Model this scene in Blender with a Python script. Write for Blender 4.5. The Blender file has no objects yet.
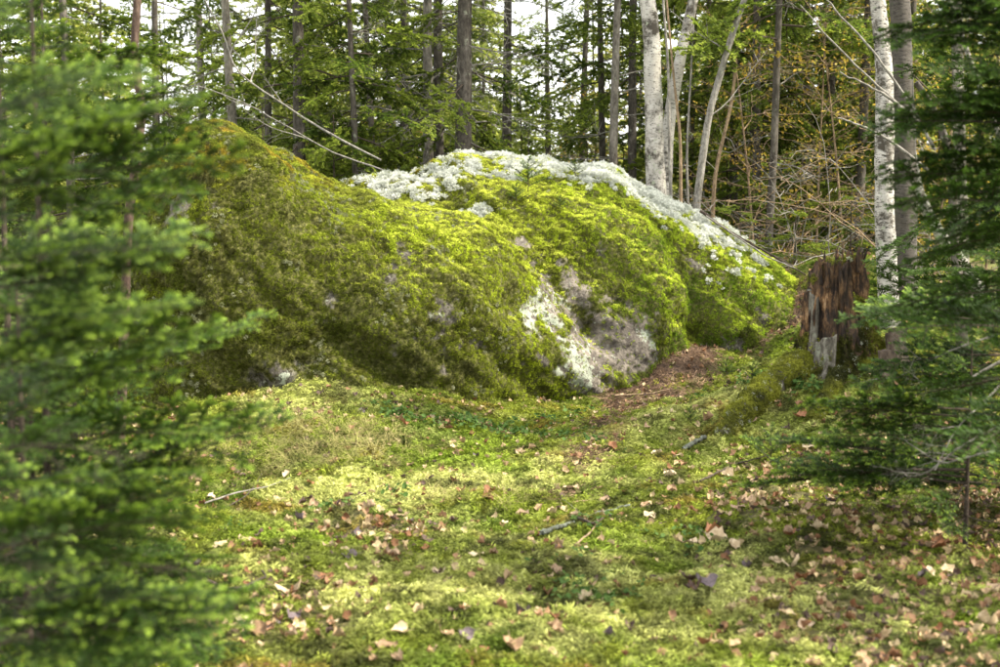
import bpy, math, random
import numpy as np
from mathutils import Vector, Matrix, Euler
from mathutils.bvhtree import BVHTree

random.seed(7)
rng = np.random.default_rng(7)
S = bpy.context.scene
C = S.collection
PI = math.pi
R = math.radians

# ------------------------------------------------------------------ camera
CAMH = 1.5
PITCH = 5.9
cam_d = bpy.data.cameras.new('camera')
cam = bpy.data.objects.new('camera', cam_d)
C.objects.link(cam)
cam.location = (0, 0, CAMH)
cam.rotation_euler = (R(90 - PITCH), 0, 0)
cam_d.sensor_width = 36
cam_d.lens = 50
cam_d.clip_start = 0.05
cam_d.clip_end = 2000
cam_d.dof.use_dof = True
cam_d.dof.focus_distance = 10.4
cam_d.dof.aperture_fstop = 3.2
S.camera = cam

# ------------------------------------------------------------------ light
SUN_EL, SUN_AZ = R(50), R(99)      # azimuth measured from +Y (ahead) towards +X (right)
w = bpy.data.worlds.new('World')
S.world = w
w.use_nodes = True
nt = w.node_tree
bg = nt.nodes['Background']
sky = nt.nodes.new('ShaderNodeTexSky')
sky.sky_type = 'NISHITA'
sky.sun_disc = False
sky.sun_elevation = SUN_EL
sky.sun_rotation = SUN_AZ
sky.air_density = 1.0
sky.dust_density = 2.5
tc = nt.nodes.new('ShaderNodeTexCoord')
cn = nt.nodes.new('ShaderNodeTexNoise')
cn.inputs['Scale'].default_value = 2.2
cn.inputs['Detail'].default_value = 5
nt.links.new(tc.outputs['Generated'], cn.inputs['Vector'])
cr = nt.nodes.new('ShaderNodeMapRange')
cr.inputs['From Min'].default_value = 0.3
cr.inputs['From Max'].default_value = 0.6
cr.inputs['To Min'].default_value = 0.6
cr.inputs['To Max'].default_value = 0.92
nt.links.new(cn.outputs['Fac'], cr.inputs['Value'])
mx = nt.nodes.new('ShaderNodeMix')
mx.data_type = 'RGBA'
nt.links.new(cr.outputs['Result'], mx.inputs['Factor'])
nt.links.new(sky.outputs['Color'], mx.inputs[6])
mx.inputs[7].default_value = (8.6, 8.45, 8.3, 1)      # bright thin cloud
nt.links.new(mx.outputs[2], bg.inputs['Color'])
bg.inputs['Strength'].default_value = 0.15

sun_d = bpy.data.lights.new('sun', 'SUN')
sun = bpy.data.objects.new('sun', sun_d)
C.objects.link(sun)
sun_d.energy = 5.0
sun_d.angle = R(3.5)
sun_d.color = (1.0, 0.90, 0.75)
sd = Vector((math.sin(SUN_AZ) * math.cos(SUN_EL), math.cos(SUN_AZ) * math.cos(SUN_EL), math.sin(SUN_EL)))
sun.rotation_euler = sd.to_track_quat('Z', 'Y').to_euler()

S.view_settings.view_transform = 'Standard'
S.view_settings.look = 'None'
S.view_settings.gamma = 1
S.view_settings.exposure = 1.38
S.cycles.max_bounces = 6
S.cycles.diffuse_bounces = 3
S.cycles.glossy_bounces = 2
S.cycles.transmission_bounces = 3
S.cycles.transparent_max_bounces = 4
S.cycles.sample_clamp_indirect = 6
S.cycles.use_denoising = True
S.cycles.caustics_reflective = False
S.cycles.caustics_refractive = False

# ------------------------------------------------------------------ numpy noise
_h = np.random.default_rng(3).random(4096)


def _hash(i, j, k):
    return _h[(i * 374761 + j * 668265 + k * 974711 + (i ^ (j * 31)) * 131) & 4095]


def vnoise(p):
    p = np.asarray(p, float)
    f0 = np.floor(p)
    i = f0.astype(np.int64)
    f = p - f0
    f = f * f * (3 - 2 * f)
    r = 0
    for a in (0, 1):
        for b in (0, 1):
            for c in (0, 1):
                wt = (f[..., 0] if a else 1 - f[..., 0]) * (f[..., 1] if b else 1 - f[..., 1]) * (f[..., 2] if c else 1 - f[..., 2])
                r = r + wt * _hash(i[..., 0] + a, i[..., 1] + b, i[..., 2] + c)
    return r * 2 - 1


def fbm(p, scale=1.0, octaves=4, gain=0.5, off=0.0):
    p = np.asarray(p, float) * scale + off
    r, a, t = 0, 1.0, 0
    for _ in range(octaves):
        r = r + a * vnoise(p)
        t += a
        a *= gain
        p = p * 2.03 + 17.3
    return r / t


def fbm2(x, y, scale=1.0, octaves=4, gain=0.5, off=0.0):
    return fbm(np.stack([x, y, np.zeros_like(x) + 0.37], -1), scale, octaves, gain, off)


def smooth(a, b, x):
    t = np.clip((np.asarray(x, float) - a) / (b - a), 0, 1)
    return t * t * (3 - 2 * t)


# ------------------------------------------------------------------ mesh helpers
def mesh_np(name, V, F, mats=(), smooth_=False, mi=None):
    """F: (n,3) or (n,4) array, or a list of such arrays"""
    V = np.asarray(V, np.float32)
    Fs = F if isinstance(F, list) else [F]
    Fs = [np.asarray(f, np.int32) for f in Fs if len(f)]
    me = bpy.data.meshes.new(name)
    me.vertices.add(len(V))
    me.vertices.foreach_set('co', V.ravel())
    if Fs:
        loops = np.concatenate([f.ravel() for f in Fs])
        tot = np.concatenate([np.full(len(f), f.shape[1], np.int32) for f in Fs])
        st = np.concatenate([[0], np.cumsum(tot)[:-1]]).astype(np.int32)
        me.loops.add(len(loops))
        me.loops.foreach_set('vertex_index', loops)
        me.polygons.add(len(tot))
        me.polygons.foreach_set('loop_start', st)
        me.polygons.foreach_set('loop_total', tot)
        if mi is not None:
            me.polygons.foreach_set('material_index', np.asarray(mi, np.int32))
        me.polygons.foreach_set('use_smooth', np.full(len(tot), bool(smooth_)))
    for m in mats:
        me.materials.append(m)
    me.update(calc_edges=True)
    return me


def attr(me, name, typ, dom, arr):
    a = me.attributes.new(name, typ, dom)
    a.data.foreach_set({'FLOAT': 'value', 'INT': 'value', 'FLOAT_VECTOR': 'vector', 'FLOAT_COLOR': 'color'}[typ],
                       np.asarray(arr, np.int32 if typ == 'INT' else np.float32).ravel())


def obj(name, me, parent=None, loc=None, rot=None, scl=None, label=None, cat=None, group=None, kind=None, link=True):
    o = bpy.data.objects.new(name, me)
    if link:
        C.objects.link(o)
    if parent is not None:
        o.parent = parent
    if loc is not None:
        o.location = loc
    if rot is not None:
        o.rotation_euler = rot
    if scl is not None:
        o.scale = (scl, scl, scl) if isinstance(scl, (int, float)) else scl
    if label:
        o['label'] = label
    if cat:
        o['category'] = cat
    if group:
        o['group'] = group
    if kind:
        o['kind'] = kind
    return o


class MB:
    def __init__(self):
        self.V, self.F3, self.F4, self.m3, self.m4, self.n = [], [], [], [], [], 0

    def add(self, V, F, m=0):
        V = np.asarray(V, float)
        F = np.asarray(F, int)
        if len(F) == 0:
            return
        self.V.append(V)
        if F.shape[1] == 3:
            self.F3.append(F + self.n)
            self.m3.append(np.full(len(F), m))
        else:
            self.F4.append(F + self.n)
            self.m4.append(np.full(len(F), m))
        self.n += len(V)

    def tube(self, pts, rad, sides=5, m=0, cap=False, noise=0.0, nscale=6.0):
        pts = np.asarray(pts, float)
        n = len(pts)
        rad = np.broadcast_to(np.asarray(rad, float), (n,))
        t = np.gradient(pts, axis=0)
        t /= np.linalg.norm(t, axis=1)[:, None] + 1e-9
        ref = np.array([0, 0, 1.0]) if abs(t[0, 2]) < 0.8 else np.array([1.0, 0, 0])
        u = np.cross(t, ref)
        u /= np.linalg.norm(u, axis=1)[:, None] + 1e-9
        v = np.cross(t, u)
        a = np.arange(sides) * 2 * PI / sides
        ring = pts[:, None] + rad[:, None, None] * (np.cos(a)[None, :, None] * u[:, None] + np.sin(a)[None, :, None] * v[:, None])
        if noise:
            d = ring - pts[:, None]
            k = fbm(ring, nscale, 3)
            ring = pts[:, None] + d * (1 + noise * k[..., None])
        V = ring.reshape(-1, 3)
        i = np.arange(n - 1)[:, None] * sides
        j = np.arange(sides)[None]
        j2 = (j + 1) % sides
        F = np.stack([i + j, i + j2, i + sides + j2, i + sides + j], -1).reshape(-1, 4)
        self.add(V, F, m)
        if cap:
            for e in (0, n - 1):
                cv = np.vstack([V[e * sides:(e + 1) * sides], pts[e]])
                f = np.stack([np.arange(sides), (np.arange(sides) + 1) % sides, np.full(sides, sides)], -1)
                self.add(cv, f, m)

    def mesh(self, name, mats, smooth_=False):
        V = np.concatenate(self.V)
        Fs, mi = [], []
        if self.F4:
            Fs.append(np.concatenate(self.F4)); mi.append(np.concatenate(self.m4))
        if self.F3:
            Fs.append(np.concatenate(self.F3)); mi.append(np.concatenate(self.m3))
        return mesh_np(name, V, Fs, mats, smooth_, np.concatenate(mi))


# ------------------------------------------------------------------ picture <-> place
_cp = math.cos(R(PITCH)); _sp = math.sin(R(PITCH))
FPX = 1000 * 50 / 36


def ray(px, py):
    a, b = (px - 500) / FPX, (333.5 - py) / FPX
    d = np.array([a, _cp + b * _sp, -_sp + b * _cp])
    return d


def at(px, py, D):
    """the point that stands D metres ahead of the camera on the line through a point of the photo"""
    d = ray(px, py)
    return np.array([0, 0, CAMH]) + d * (D / d[1])


# ------------------------------------------------------------------ materials
def newmat(name):
    m = bpy.data.materials.new(name)
    m.use_nodes = True
    t = m.node_tree
    b = t.nodes['Principled BSDF']
    b.inputs['Specular IOR Level'].default_value = 0.25
    return m, t, b


def ramp(t, stops, fac, interp='LINEAR'):
    n = t.nodes.new('ShaderNodeValToRGB')
    n.color_ramp.interpolation = interp
    e = n.color_ramp.elements
    e[0].position, e[0].color = stops[0][0], (*stops[0][1], 1)
    e[1].position, e[1].color = stops[-1][0], (*stops[-1][1], 1)
    for p, c in stops[1:-1]:
        k = e.new(p)
        k.color = (*c, 1)
    t.links.new(fac, n.inputs[0])
    return n.outputs[0]


def noise_tex(t, scale, detail=5, rough=0.6, vec=None, stretch=None, coord='Object'):
    n = t.nodes.new('ShaderNodeTexNoise')
    n.inputs['Scale'].default_value = scale
    n.inputs['Detail'].default_value = detail
    n.inputs['Roughness'].default_value = rough
    if vec is None:
        vec = t.nodes.new('ShaderNodeTexCoord').outputs[coord]
    if stretch:
        mp = t.nodes.new('ShaderNodeMapping')
        mp.inputs['Scale'].default_value = stretch
        t.links.new(vec, mp.inputs[0])
        vec = mp.outputs[0]
    t.links.new(vec, n.inputs['Vector'])
    return n.outputs['Fac']


def mixc(t, fac, a, b, mode='MIX'):
    n = t.nodes.new('ShaderNodeMix')
    n.data_type = 'RGBA'
    n.blend_type = mode
    for s, v in ((0, fac), (6, a), (7, b)):
        if isinstance(v, (int, float)):
            n.inputs[s].default_value = v
        elif isinstance(v, tuple):
            n.inputs[s].default_value = (*v, 1)
        else:
            t.links.new(v, n.inputs[s])
    return n.outputs[2]


def math_(t, op, a, b=0.0):
    n = t.nodes.new('ShaderNodeMath')
    n.operation = op
    for s, v in ((0, a), (1, b)):
        if isinstance(v, (int, float)):
            n.inputs[s].default_value = v
        else:
            t.links.new(v, n.inputs[s])
    return n.outputs[0]


def bump(t, b, h, strength=0.5, dist=0.01):
    n = t.nodes.new('ShaderNodeBump')
    n.inputs['Strength'].default_value = strength
    n.inputs['Distance'].default_value = dist
    t.links.new(h, n.inputs['Height'])
    t.links.new(n.outputs[0], b.inputs['Normal'])


def attrn(t, name, typ='GEOMETRY'):
    n = t.nodes.new('ShaderNodeAttribute')
    n.attribute_name = name
    n.attribute_type = typ
    return n


def leafy(m, t, b, col, trans=0.35, rough=0.6):
    """diffuse + translucent blade"""
    if isinstance(col, tuple):
        b.inputs['Base Color'].default_value = (*col, 1)
    else:
        t.links.new(col, b.inputs['Base Color'])
    b.inputs['Roughness'].default_value = rough
    tr = t.nodes.new('ShaderNodeBsdfTranslucent')
    if isinstance(col, tuple):
        tr.inputs[0].default_value = (*col, 1)
    else:
        t.links.new(col, tr.inputs[0])
    mixs = t.nodes.new('ShaderNodeMixShader')
    mixs.inputs[0].default_value = trans
    t.links.new(b.outputs[0], mixs.inputs[1])
    t.links.new(tr.outputs[0], mixs.inputs[2])
    t.links.new(mixs.outputs[0], t.nodes['Material Output'].inputs[0])


def scatter_mat(name, trans=0.3, jitter=0.35, rough=0.7, spec=0.15):
    """takes its colour from the attribute that each scattered piece carries"""
    m, t, b = newmat(name)
    b.inputs['Specular IOR Level'].default_value = spec
    a = attrn(t, 'col', 'INSTANCER')
    n = noise_tex(t, 60, 2, coord='Object')
    k = ramp(t, [(0.3, (1 - jitter,) * 3), (0.7, (1 + jitter,) * 3)], n)
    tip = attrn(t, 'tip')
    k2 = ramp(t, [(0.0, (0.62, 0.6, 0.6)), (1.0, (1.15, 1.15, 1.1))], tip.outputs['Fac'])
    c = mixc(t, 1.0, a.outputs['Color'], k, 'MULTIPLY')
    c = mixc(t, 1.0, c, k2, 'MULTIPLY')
    leafy(m, t, b, c, trans, rough)
    return m


def needle_mat(name, dark, light, tipc, trans=0.35):
    m, t, b = newmat(name)
    b.inputs['Specular IOR Level'].default_value = 0.12
    oi = t.nodes.new('ShaderNodeObjectInfo')
    c = mixc(t, oi.outputs['Random'], dark, light)
    n = noise_tex(t, 9, 3)
    k = ramp(t, [(0.35, (0.6,) * 3), (0.5, (.95,) * 3), (0.65, (1.45, 1.35, 1.1))], n)
    c = mixc(t, 1.0, c, k, 'MULTIPLY')
    c = mixc(t, attrn(t, 'tip').outputs['Fac'], c, tipc)
    leafy(m, t, b, c, trans, 0.5)
    return m


def bark_mat(name, dark, mid, light, lichen=(0.26, 0.28, 0.21), lich=0.3, scale=14, moss=0.0):
    m, t, b = newmat(name)
    n = noise_tex(t, scale, 6, 0.7, stretch=(1, 1, 0.3))
    nf = noise_tex(t, scale * 2.6, 5, 0.75, stretch=(1, 1, 0.45))
    n = math_(t, 'ADD', math_(t, 'MULTIPLY', n, .5), math_(t, 'MULTIPLY', nf, .5))
    c = ramp(t, [(0.38, dark), (0.5, mid), (0.62, light)], n)
    n2 = noise_tex(t, 9, 5, 0.7)
    f = ramp(t, [(0.68 - lich * 0.18, (0, 0, 0)), (0.76 - lich * 0.18, (0.8, 0.8, 0.8))], n2)
    c = mixc(t, f, c, lichen)
    if moss:
        n3 = noise_tex(t, 5, 5, 0.7)
        g = t.nodes.new('ShaderNodeSeparateXYZ')
        t.links.new(t.nodes.new('ShaderNodeTexCoord').outputs['Object'], g.inputs[0])
        hz = math_(t, 'SUBTRACT', moss, g.outputs['Z'])
        f3 = math_(t, 'ADD', hz, n3)
        f3 = ramp(t, [(0.45, (0, 0, 0)), (0.6, (1, 1, 1))], f3)
        c = mixc(t, f3, c, (0.10, 0.115, 0.02))
    t.links.new(c, b.inputs['Base Color'])
    b.inputs['Roughness'].default_value = 0.9
    bump(t, b, n, 0.8, 0.015)
    return m


def birch_mat(name, white=(0.52, 0.5, 0.46), dark=(0.03, 0.026, 0.022), amount=0.42):
    m, t, b = newmat(name)
    n = noise_tex(t, 5, 5, 0.75, stretch=(4, 4, 13))
    n2 = noise_tex(t, 5.5, 5, 0.7)
    c = ramp(t, [(0.3, (white[0] * .55, white[1] * .53, white[2] * .5)), (0.65, white)], n2)
    f = ramp(t, [(amount - 0.05, (1, 1, 1)), (amount + 0.03, (0, 0, 0))], n)
    c = mixc(t, f, c, dark)
    n4 = noise_tex(t, 2.6, 5, 0.75)
    f4 = ramp(t, [(0.51, (0, 0, 0)), (0.6, (1, 1, 1))], n4)
    c = mixc(t, f4, c, (0.06, 0.052, 0.04))
    n5 = noise_tex(t, 16, 3, 0.6)
    f5 = ramp(t, [(0.62, (0, 0, 0)), (0.68, (1, 1, 1))], n5)
    c = mixc(t, f5, c, (white[0] * .6, white[1] * .68, white[2] * .55))
    t.links.new(c, b.inputs['Base Color'])
    b.inputs['Roughness'].default_value = 0.75
    bump(t, b, math_(t, 'ADD', n, n2), 0.7, 0.012)
    return m


M = {}
M['spruce_bark'] = bark_mat('spruce_bark', (0.03, 0.025, 0.02), (0.075, 0.066, 0.054), (0.15, 0.135, 0.115), lich=0.4)
M['spruce_bark_pale'] = bark_mat('spruce_bark_pale', (0.06, 0.052, 0.043), (0.16, 0.145, 0.12), (0.3, 0.275, 0.235), lich=0.5)
M['red_bark'] = bark_mat('red_bark', (0.022, 0.015, 0.011), (0.07, 0.046, 0.034), (0.15, 0.105, 0.082), lich=0.25, scale=22)
M['twig_bark'] = bark_mat('twig_bark', (0.02, 0.015, 0.011), (0.05, 0.038, 0.028), (0.10, 0.08, 0.062), lich=0.1, scale=30)
M['grey_twig'] = bark_mat('grey_twig', (0.07, 0.063, 0.054), (0.17, 0.16, 0.138), (0.3, 0.285, 0.255), lich=0.3, scale=30)
M['tan_twig'] = bark_mat('tan_twig', (0.08, 0.055, 0.034), (0.20, 0.145, 0.09), (0.38, 0.28, 0.17), lich=0.05, scale=30)
M['birch'] = birch_mat('birch_bark')
M['birch_grey'] = birch_mat('birch_bark_grey', (0.10, 0.09, 0.078), amount=0.47)
M['birch_old'] = birch_mat('birch_bark_old', (0.5, 0.48, 0.44), amount=0.46)
M['birch_mossy'] = birch_mat('birch_bark_mossy', (0.42, 0.42, 0.37), amount=0.4)
M['needle_fg'] = needle_mat('fir_needles', (0.018, 0.042, 0.008), (0.05, 0.10, 0.014), (0.34, 0.50, 0.06), 0.24)  # dark inner needles under bright tips: interior shade put into the colour
M['needle_shaded'] = needle_mat('shaded_fir_needles', (0.018, 0.042, 0.008), (0.04, 0.08, 0.013), (0.12, 0.22, 0.032), 0.32)  # darker copy of the fir needles, shade of the thicket put into it
M['needle_bg'] = needle_mat('spruce_needles', (0.07, 0.12, 0.02), (0.20, 0.27, 0.04), (0.40, 0.47, 0.08), 0.55)  # lightened base colour: background haze and glow put into it
M['needle_far'] = needle_mat('far_needles', (0.15, 0.21, 0.04), (0.42, 0.45, 0.11), (0.55, 0.57, 0.16), 0.55)  # palest copy for the far wood, sunlit haze put into the colour
M['needle_dead'] = needle_mat('dead_needles', (0.10, 0.045, 0.015), (0.16, 0.08, 0.03), (0.2, 0.11, 0.04), 0.3)
M['leaf_bg'] = needle_mat('sapling_leaves', (0.42, 0.31, 0.04), (0.22, 0.27, 0.035), (0.62, 0.42, 0.08), 0.55)  # yellowing leaves, with warm backlight put into the gold as well
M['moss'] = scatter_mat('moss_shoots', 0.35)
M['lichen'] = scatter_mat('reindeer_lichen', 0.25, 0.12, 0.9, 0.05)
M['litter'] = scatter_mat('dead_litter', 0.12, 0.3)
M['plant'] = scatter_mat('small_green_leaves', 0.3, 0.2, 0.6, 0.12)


def tri_noise(me):
    pass


# ------------------------------------------------------------------ terrain
def gauss(x, y, cx, cy, sx, sy, a=0.0):
    c, s = math.cos(a), math.sin(a)
    u = (x - cx) * c + (y - cy) * s
    v = -(x - cx) * s + (y - cy) * c
    return np.exp(-(u / sx) ** 2 - (v / sy) ** 2)


def Hbase(x, y):
    z = 0.0 * x
    z = z + 0.22 * gauss(x, y, -1.35, 9.1, 1.0, 0.55, 0.1)           # bank at the boulder's left foot
    z = z + 0.16 * gauss(x, y, -0.9, 7.9, 0.9, 0.6, 0.1)
    z = z + 0.30 * gauss(x, y, 1.2, 10.9, 0.5, 0.6)                  # needle drift in the notch
    z = z + 0.38 * gauss(x, y, 2.35, 8.4, 0.95, 1.0, 0.5)            # rise under the stump
    z = z + 0.14 * gauss(x, y, 1.25, 8.3, 1.0, 0.38, 0.55)           # moss ridge of a buried root
    z = z + 0.92 * gauss(x, y, 3.0, 11.8, 1.25, .95, -0.22)           # mound behind the stump
    z = z + 0.45 * gauss(x, y, 2.95, 10.1, .8, .9)
    z = z + 0.28 * smooth(2.6, 6, x) * smooth(3, 9, y)
    z = z + 0.35 * smooth(12, 20, y)
    z = z + 0.25 * smooth(-2.5, -6, x)
    z = z + 0.02 * smooth(20, 60, y) * y
    z = z - 0.05 * gauss(x, y, 0.55, 9.3, 0.5, 1.2, -0.2)            # worn path
    return z


def H(x, y):
    x = np.asarray(x, float); y = np.asarray(y, float)
    near = np.exp(-((np.abs(x) / 14) ** 4)) * np.exp(-((np.clip(y - 8, 0, None) / 16) ** 4))
    z = Hbase(x, y)
    z = z + near * (0.07 * fbm2(x, y, 1.1, 3) + 0.065 * fbm2(x, y, 3.6, 4, 0.6, 5.5))
    z = z + (1 - near) * 1.2 * fbm2(x, y, 0.05, 3, off=2.2)
    return z


def H1(x, y):
    return float(H(np.array([x]), np.array([y]))[0])


def G(px, py, lift=0.0):
    """where the line through a point of the photo meets the ground"""
    d = ray(px, py)
    s = np.arange(2.0, 60, 0.02)
    P = np.array([0, 0, CAMH]) + d[None] * s[:, None]
    k = np.argmax(P[:, 2] < H(P[:, 0], P[:, 1]))
    p = P[k]
    return np.array([p[0], p[1], H1(p[0], p[1]) + lift])


def axis(lo, hi, step, far, growth=1.18):
    a = list(np.arange(lo, hi, step))
    s, v = step, a[-1]
    while v < far[1]:
        s *= growth
        v += s
        a.append(v)
    s, v = step, a[0]
    pre = []
    while v > far[0]:
        s *= growth
        v -= s
        pre.append(v)
    return np.array(pre[::-1] + a)


xs = axis(-4.2, 5.2, 0.035, (-400, 400))
ys = axis(3.2, 13.0, 0.035, (-60, 900))
GX, GY = np.meshgrid(xs, ys)
GZ = H(GX, GY)
fine = np.exp(-((np.abs(GX) / 6) ** 6)) * np.exp(-((np.abs(GY - 8) / 6.5) ** 6))
lump = fbm2(GX, GY, 9, 4, 0.6, 3.3)
GZ = GZ + fine * (0.03 * lump + 0.016 * np.abs(fbm2(GX, GY, 26, 3, 0.6)))
nx, ny = len(xs), len(ys)
idx = np.arange(nx * ny).reshape(ny, nx)
F = np.stack([idx[:-1, :-1], idx[:-1, 1:], idx[1:, 1:], idx[1:, :-1]], -1).reshape(-1, 4)


# ground cover zones in the place's own coordinates -----------------------------
def zones(x, y):
    """brown: needle litter, leafy: fallen leaves, bright: yellow sphagnum, dark: deep shade soil"""
    n = fbm2(x, y, 1.6, 4, 0.55, 9.1)
    n2 = fbm2(x, y, 4.2, 3, 0.6, 4.4)
    brown = 1.15 * gauss(x, y, 1.15, 10.5, 0.52, 0.8, -0.2) + 0.85 * gauss(x, y, 0.8, 9.2, 0.22, 0.8, -0.35) + 1.2 * gauss(x, y, 1.9, 11.4, 0.8, .5)
    brown = brown + .7 * gauss(x, y, .55, 7.7, .2, .9, -.3) + .5 * gauss(x, y, .25, 6.6, .3, .5)
    brown = brown + 0.55 * smooth(12.2, 13.5, y) + 0.45 * gauss(x, y, -0.35, 8.6, 0.5, 0.5)
    leafy = 0.95 * gauss(x, y, -0.55, 5.9, 0.42, 0.5, 0.3) + 1.0 * gauss(x, y, -1.05, 4.9, 0.55, 0.55) + 0.85 * gauss(x, y, 1.6, 6.3, 0.75, 0.75, 0.4)
    leafy = leafy + 1.1 * gauss(x, y, 2.1, 5.4, 1.0, 1.5) + .5 * gauss(x, y, 1.3, 4.6, .7, .6) + 0.8 * gauss(x, y, -0.15, 8.4, 0.6, 0.35) + 0.9 * gauss(x, y, 2.15, 7.4, 0.5, 0.5) + 0.6 * gauss(x, y, 0.3, 5.0, 0.4, 0.3)
    leafy = leafy + 0.8 * smooth(-1.6, -2.4, x) * smooth(9, 8, y)
    bright = 0.9 * gauss(x, y, 1.35, 8.4, 1.1, 0.55, 0.5) + 0.8 * gauss(x, y, -0.05, 7.0, 0.8, 0.45, 0.15) + 0.75 * gauss(x, y, 0.35, 5.0, 1.6, 0.8)
    bright = bright + 0.8 * gauss(x, y, -1.2, 8.8, 0.7, 0.7) + 0.5 * gauss(x, y, -0.9, 6.6, 0.6, 0.5)
    return brown + 0.5 * n + 0.45 * n2, leafy + 0.45 * n2 + 0.25 * n, bright + 0.35 * n - 0.2 * n2


zb, zl, zr = zones(GX, GY)
gm = mesh_np('ground', np.stack([GX, GY, GZ], -1).reshape(-1, 3), F, smooth_=True)
attr(gm, 'brown', 'FLOAT', 'POINT', smooth(0.35, 0.95, zb).ravel())
attr(gm, 'leafy', 'FLOAT', 'POINT', smooth(0.35, 0.75, zl).ravel())
attr(gm, 'bright', 'FLOAT', 'POINT', smooth(0.2, 0.9, zr).ravel())
m, t, b = newmat('forest_floor')
n1 = noise_tex(t, 3.1, 6, 0.65)
n2 = noise_tex(t, 28, 5, 0.7)
moss_c = ramp(t, [(0.32, (0.035, 0.045, 0.01)), (0.5, (0.10, 0.125, 0.022)), (0.68, (0.2, 0.23, 0.04))], n2)
moss_b = ramp(t, [(0.32, (0.10, 0.11, 0.02)), (0.5, (0.22, 0.25, 0.045)), (0.68, (0.33, 0.36, 0.08))], n2)
soil = ramp(t, [(0.3, (0.016, 0.011, 0.008)), (0.5, (0.06, 0.038, 0.024)), (0.68, (0.15, 0.10, 0.065))], n2)
c = mixc(t, attrn(t, 'bright').outputs['Fac'], moss_c, moss_b)
c = mixc(t, attrn(t, 'leafy').outputs['Fac'], c, mixc(t, 0.65, moss_c, soil))
c = mixc(t, attrn(t, 'brown').outputs['Fac'], c, soil)
t.links.new(c, b.inputs['Base Color'])
b.inputs['Roughness'].default_value = 0.95
bump(t, b, n2, 0.9, 0.02)
gm.materials.append(m)
obj('ground', gm, kind='structure')


# ------------------------------------------------------------------ boulder
def interp_cols(cols, px):
    a = np.array(cols, float)
    return [np.interp(px, a[:, 0], a[:, k]) for k in range(1, a.shape[1])]


def loft(cols, step=8, nf=18, nb=9, a=0.85, bb=0.95, mid=None):
    """cols: (px, base_py, base_D, crest_py, crest_D, back_D)"""
    pxs = np.arange(cols[0][0], cols[-1][0] + 0.1, step)
    rows = []
    for px in pxs:
        yb, Db, yc, Dc, Dk = interp_cols(cols, px)
        P0, P1 = at(px, yb, Db), at(px, yc, Dc)
        Pk = at(px, yc, Dc).copy()
        Pk[1] = Dk
        Pk[0] *= Dk / Dc
        Pk[2] = -0.3
        row = []
        low = P0.copy(); low[2] = -0.5; low[1] += 0.12
        row.append(low)
        for i in range(nf + 1):
            th = PI / 2 * i / nf
            f = 1 - math.cos(th) ** a
            g = math.sin(th) ** bb
            row.append(np.array([P0[0] + (P1[0] - P0[0]) * f, P0[1] + (P1[1] - P0[1]) * f, P0[2] + (P1[2] - P0[2]) * g]))
        for i in range(1, nb + 1):
            th = PI / 2 * i / nb
            f = math.sin(th) ** 0.9
            g = math.cos(th) ** 0.8 if i < nb else 0
            row.append(np.array([P1[0] + (Pk[0] - P1[0]) * f, P1[1] + (Pk[1] - P1[1]) * f, Pk[2] + (P1[2] - Pk[2]) * g]))
        lk = row[-1].copy(); lk[2] = -0.5
        row.append(lk)
        rows.append(row)
    V = np.array(rows)
    n, k = V.shape[:2]
    V = V.reshape(-1, 3)
    i = np.arange(n - 1)[:, None] * k
    j = np.arange(k)[None]
    j2 = (j + 1) % k
    Fq = np.stack([i + j, i + k + j, i + k + j2, i + j2], -1).reshape(-1, 4)
    tri = []
    Vs = [V]
    for e, row0 in ((0, 0), (1, (n - 1) * k)):
        c_ = V[row0:row0 + k].mean(0)
        ci = len(V) + e
        Vs.append(c_[None])
        for q in range(k):
            q2 = (q + 1) % k
            tri.append((row0 + q, row0 + q2, ci) if e == 0 else (row0 + q2, row0 + q, ci))
    return np.vstack(Vs), Fq, np.array(tri)


colsA = [  # px, base_py, base_D, crest_py, crest_D, back_D
    (95, 400, 9.6, 300, 10.1, 10.8), (120, 400, 9.3, 225, 10.1, 11.2), (145, 398, 9.1, 172, 10.1, 11.8), (185, 394, 8.95, 145, 10.1, 12.0), (215, 390, 8.9, 135, 10.1, 12.0), (245, 386, 8.9, 139, 10.1, 12),
    (275, 382, 8.9, 152, 10.15, 12), (310, 376, 9.0, 168, 10.2, 12), (350, 378, 9.0, 187, 10.2, 12), (400, 390, 9.05, 196, 10.25, 12),
    (450, 401, 9.25, 206, 10.35, 12), (490, 402, 9.5, 216, 10.5, 11.8), (530, 398, 9.75, 234, 10.65, 11.6), (565, 392, 9.95, 256, 10.75, 11.5), (600, 384, 10.15, 285, 10.8, 11.3), (640, 372, 10.4, 325, 10.85, 11.3), (665, 366, 10.6, 350, 10.85, 11.2)]
colsB = [
    (320, 300, 10.8, 195, 11.4, 12.4), (360, 300, 10.6, 180, 11.4, 12.8), (400, 300, 10.5, 178, 11.5, 13.2), (450, 300, 10.4, 170, 11.6, 13.6), (500, 320, 10.2, 164, 11.7, 13.8), (560, 355, 10.1, 165, 11.8, 13.8),
    (600, 372, 10.2, 168, 11.8, 13.8), (650, 355, 10.45, 194, 11.8, 13.7), (690, 368, 10.75, 218, 11.8, 13.6), (730, 385, 10.8, 243, 11.8, 13.5), (770, 378, 10.9, 265, 11.8, 13.2),
    (800, 360, 11.0, 284, 11.8, 12.9), (830, 345, 11.2, 303, 11.8, 12.5), (860, 345, 11.4, 325, 11.8, 12.2)]
VA, QA, TA = loft(colsA)
VB, QB, TB = loft(colsB, a=0.95)
Vb = np.vstack([VA, VB])
raw = mesh_np('rock_raw', Vb, [np.vstack([QA, QB + len(VA)]), np.vstack([TA, TB + len(VA)])])
ro = obj('rock_raw', raw)
md = ro.modifiers.new('r', 'REMESH')
md.mode = 'VOXEL'
md.voxel_size = 0.024
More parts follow.
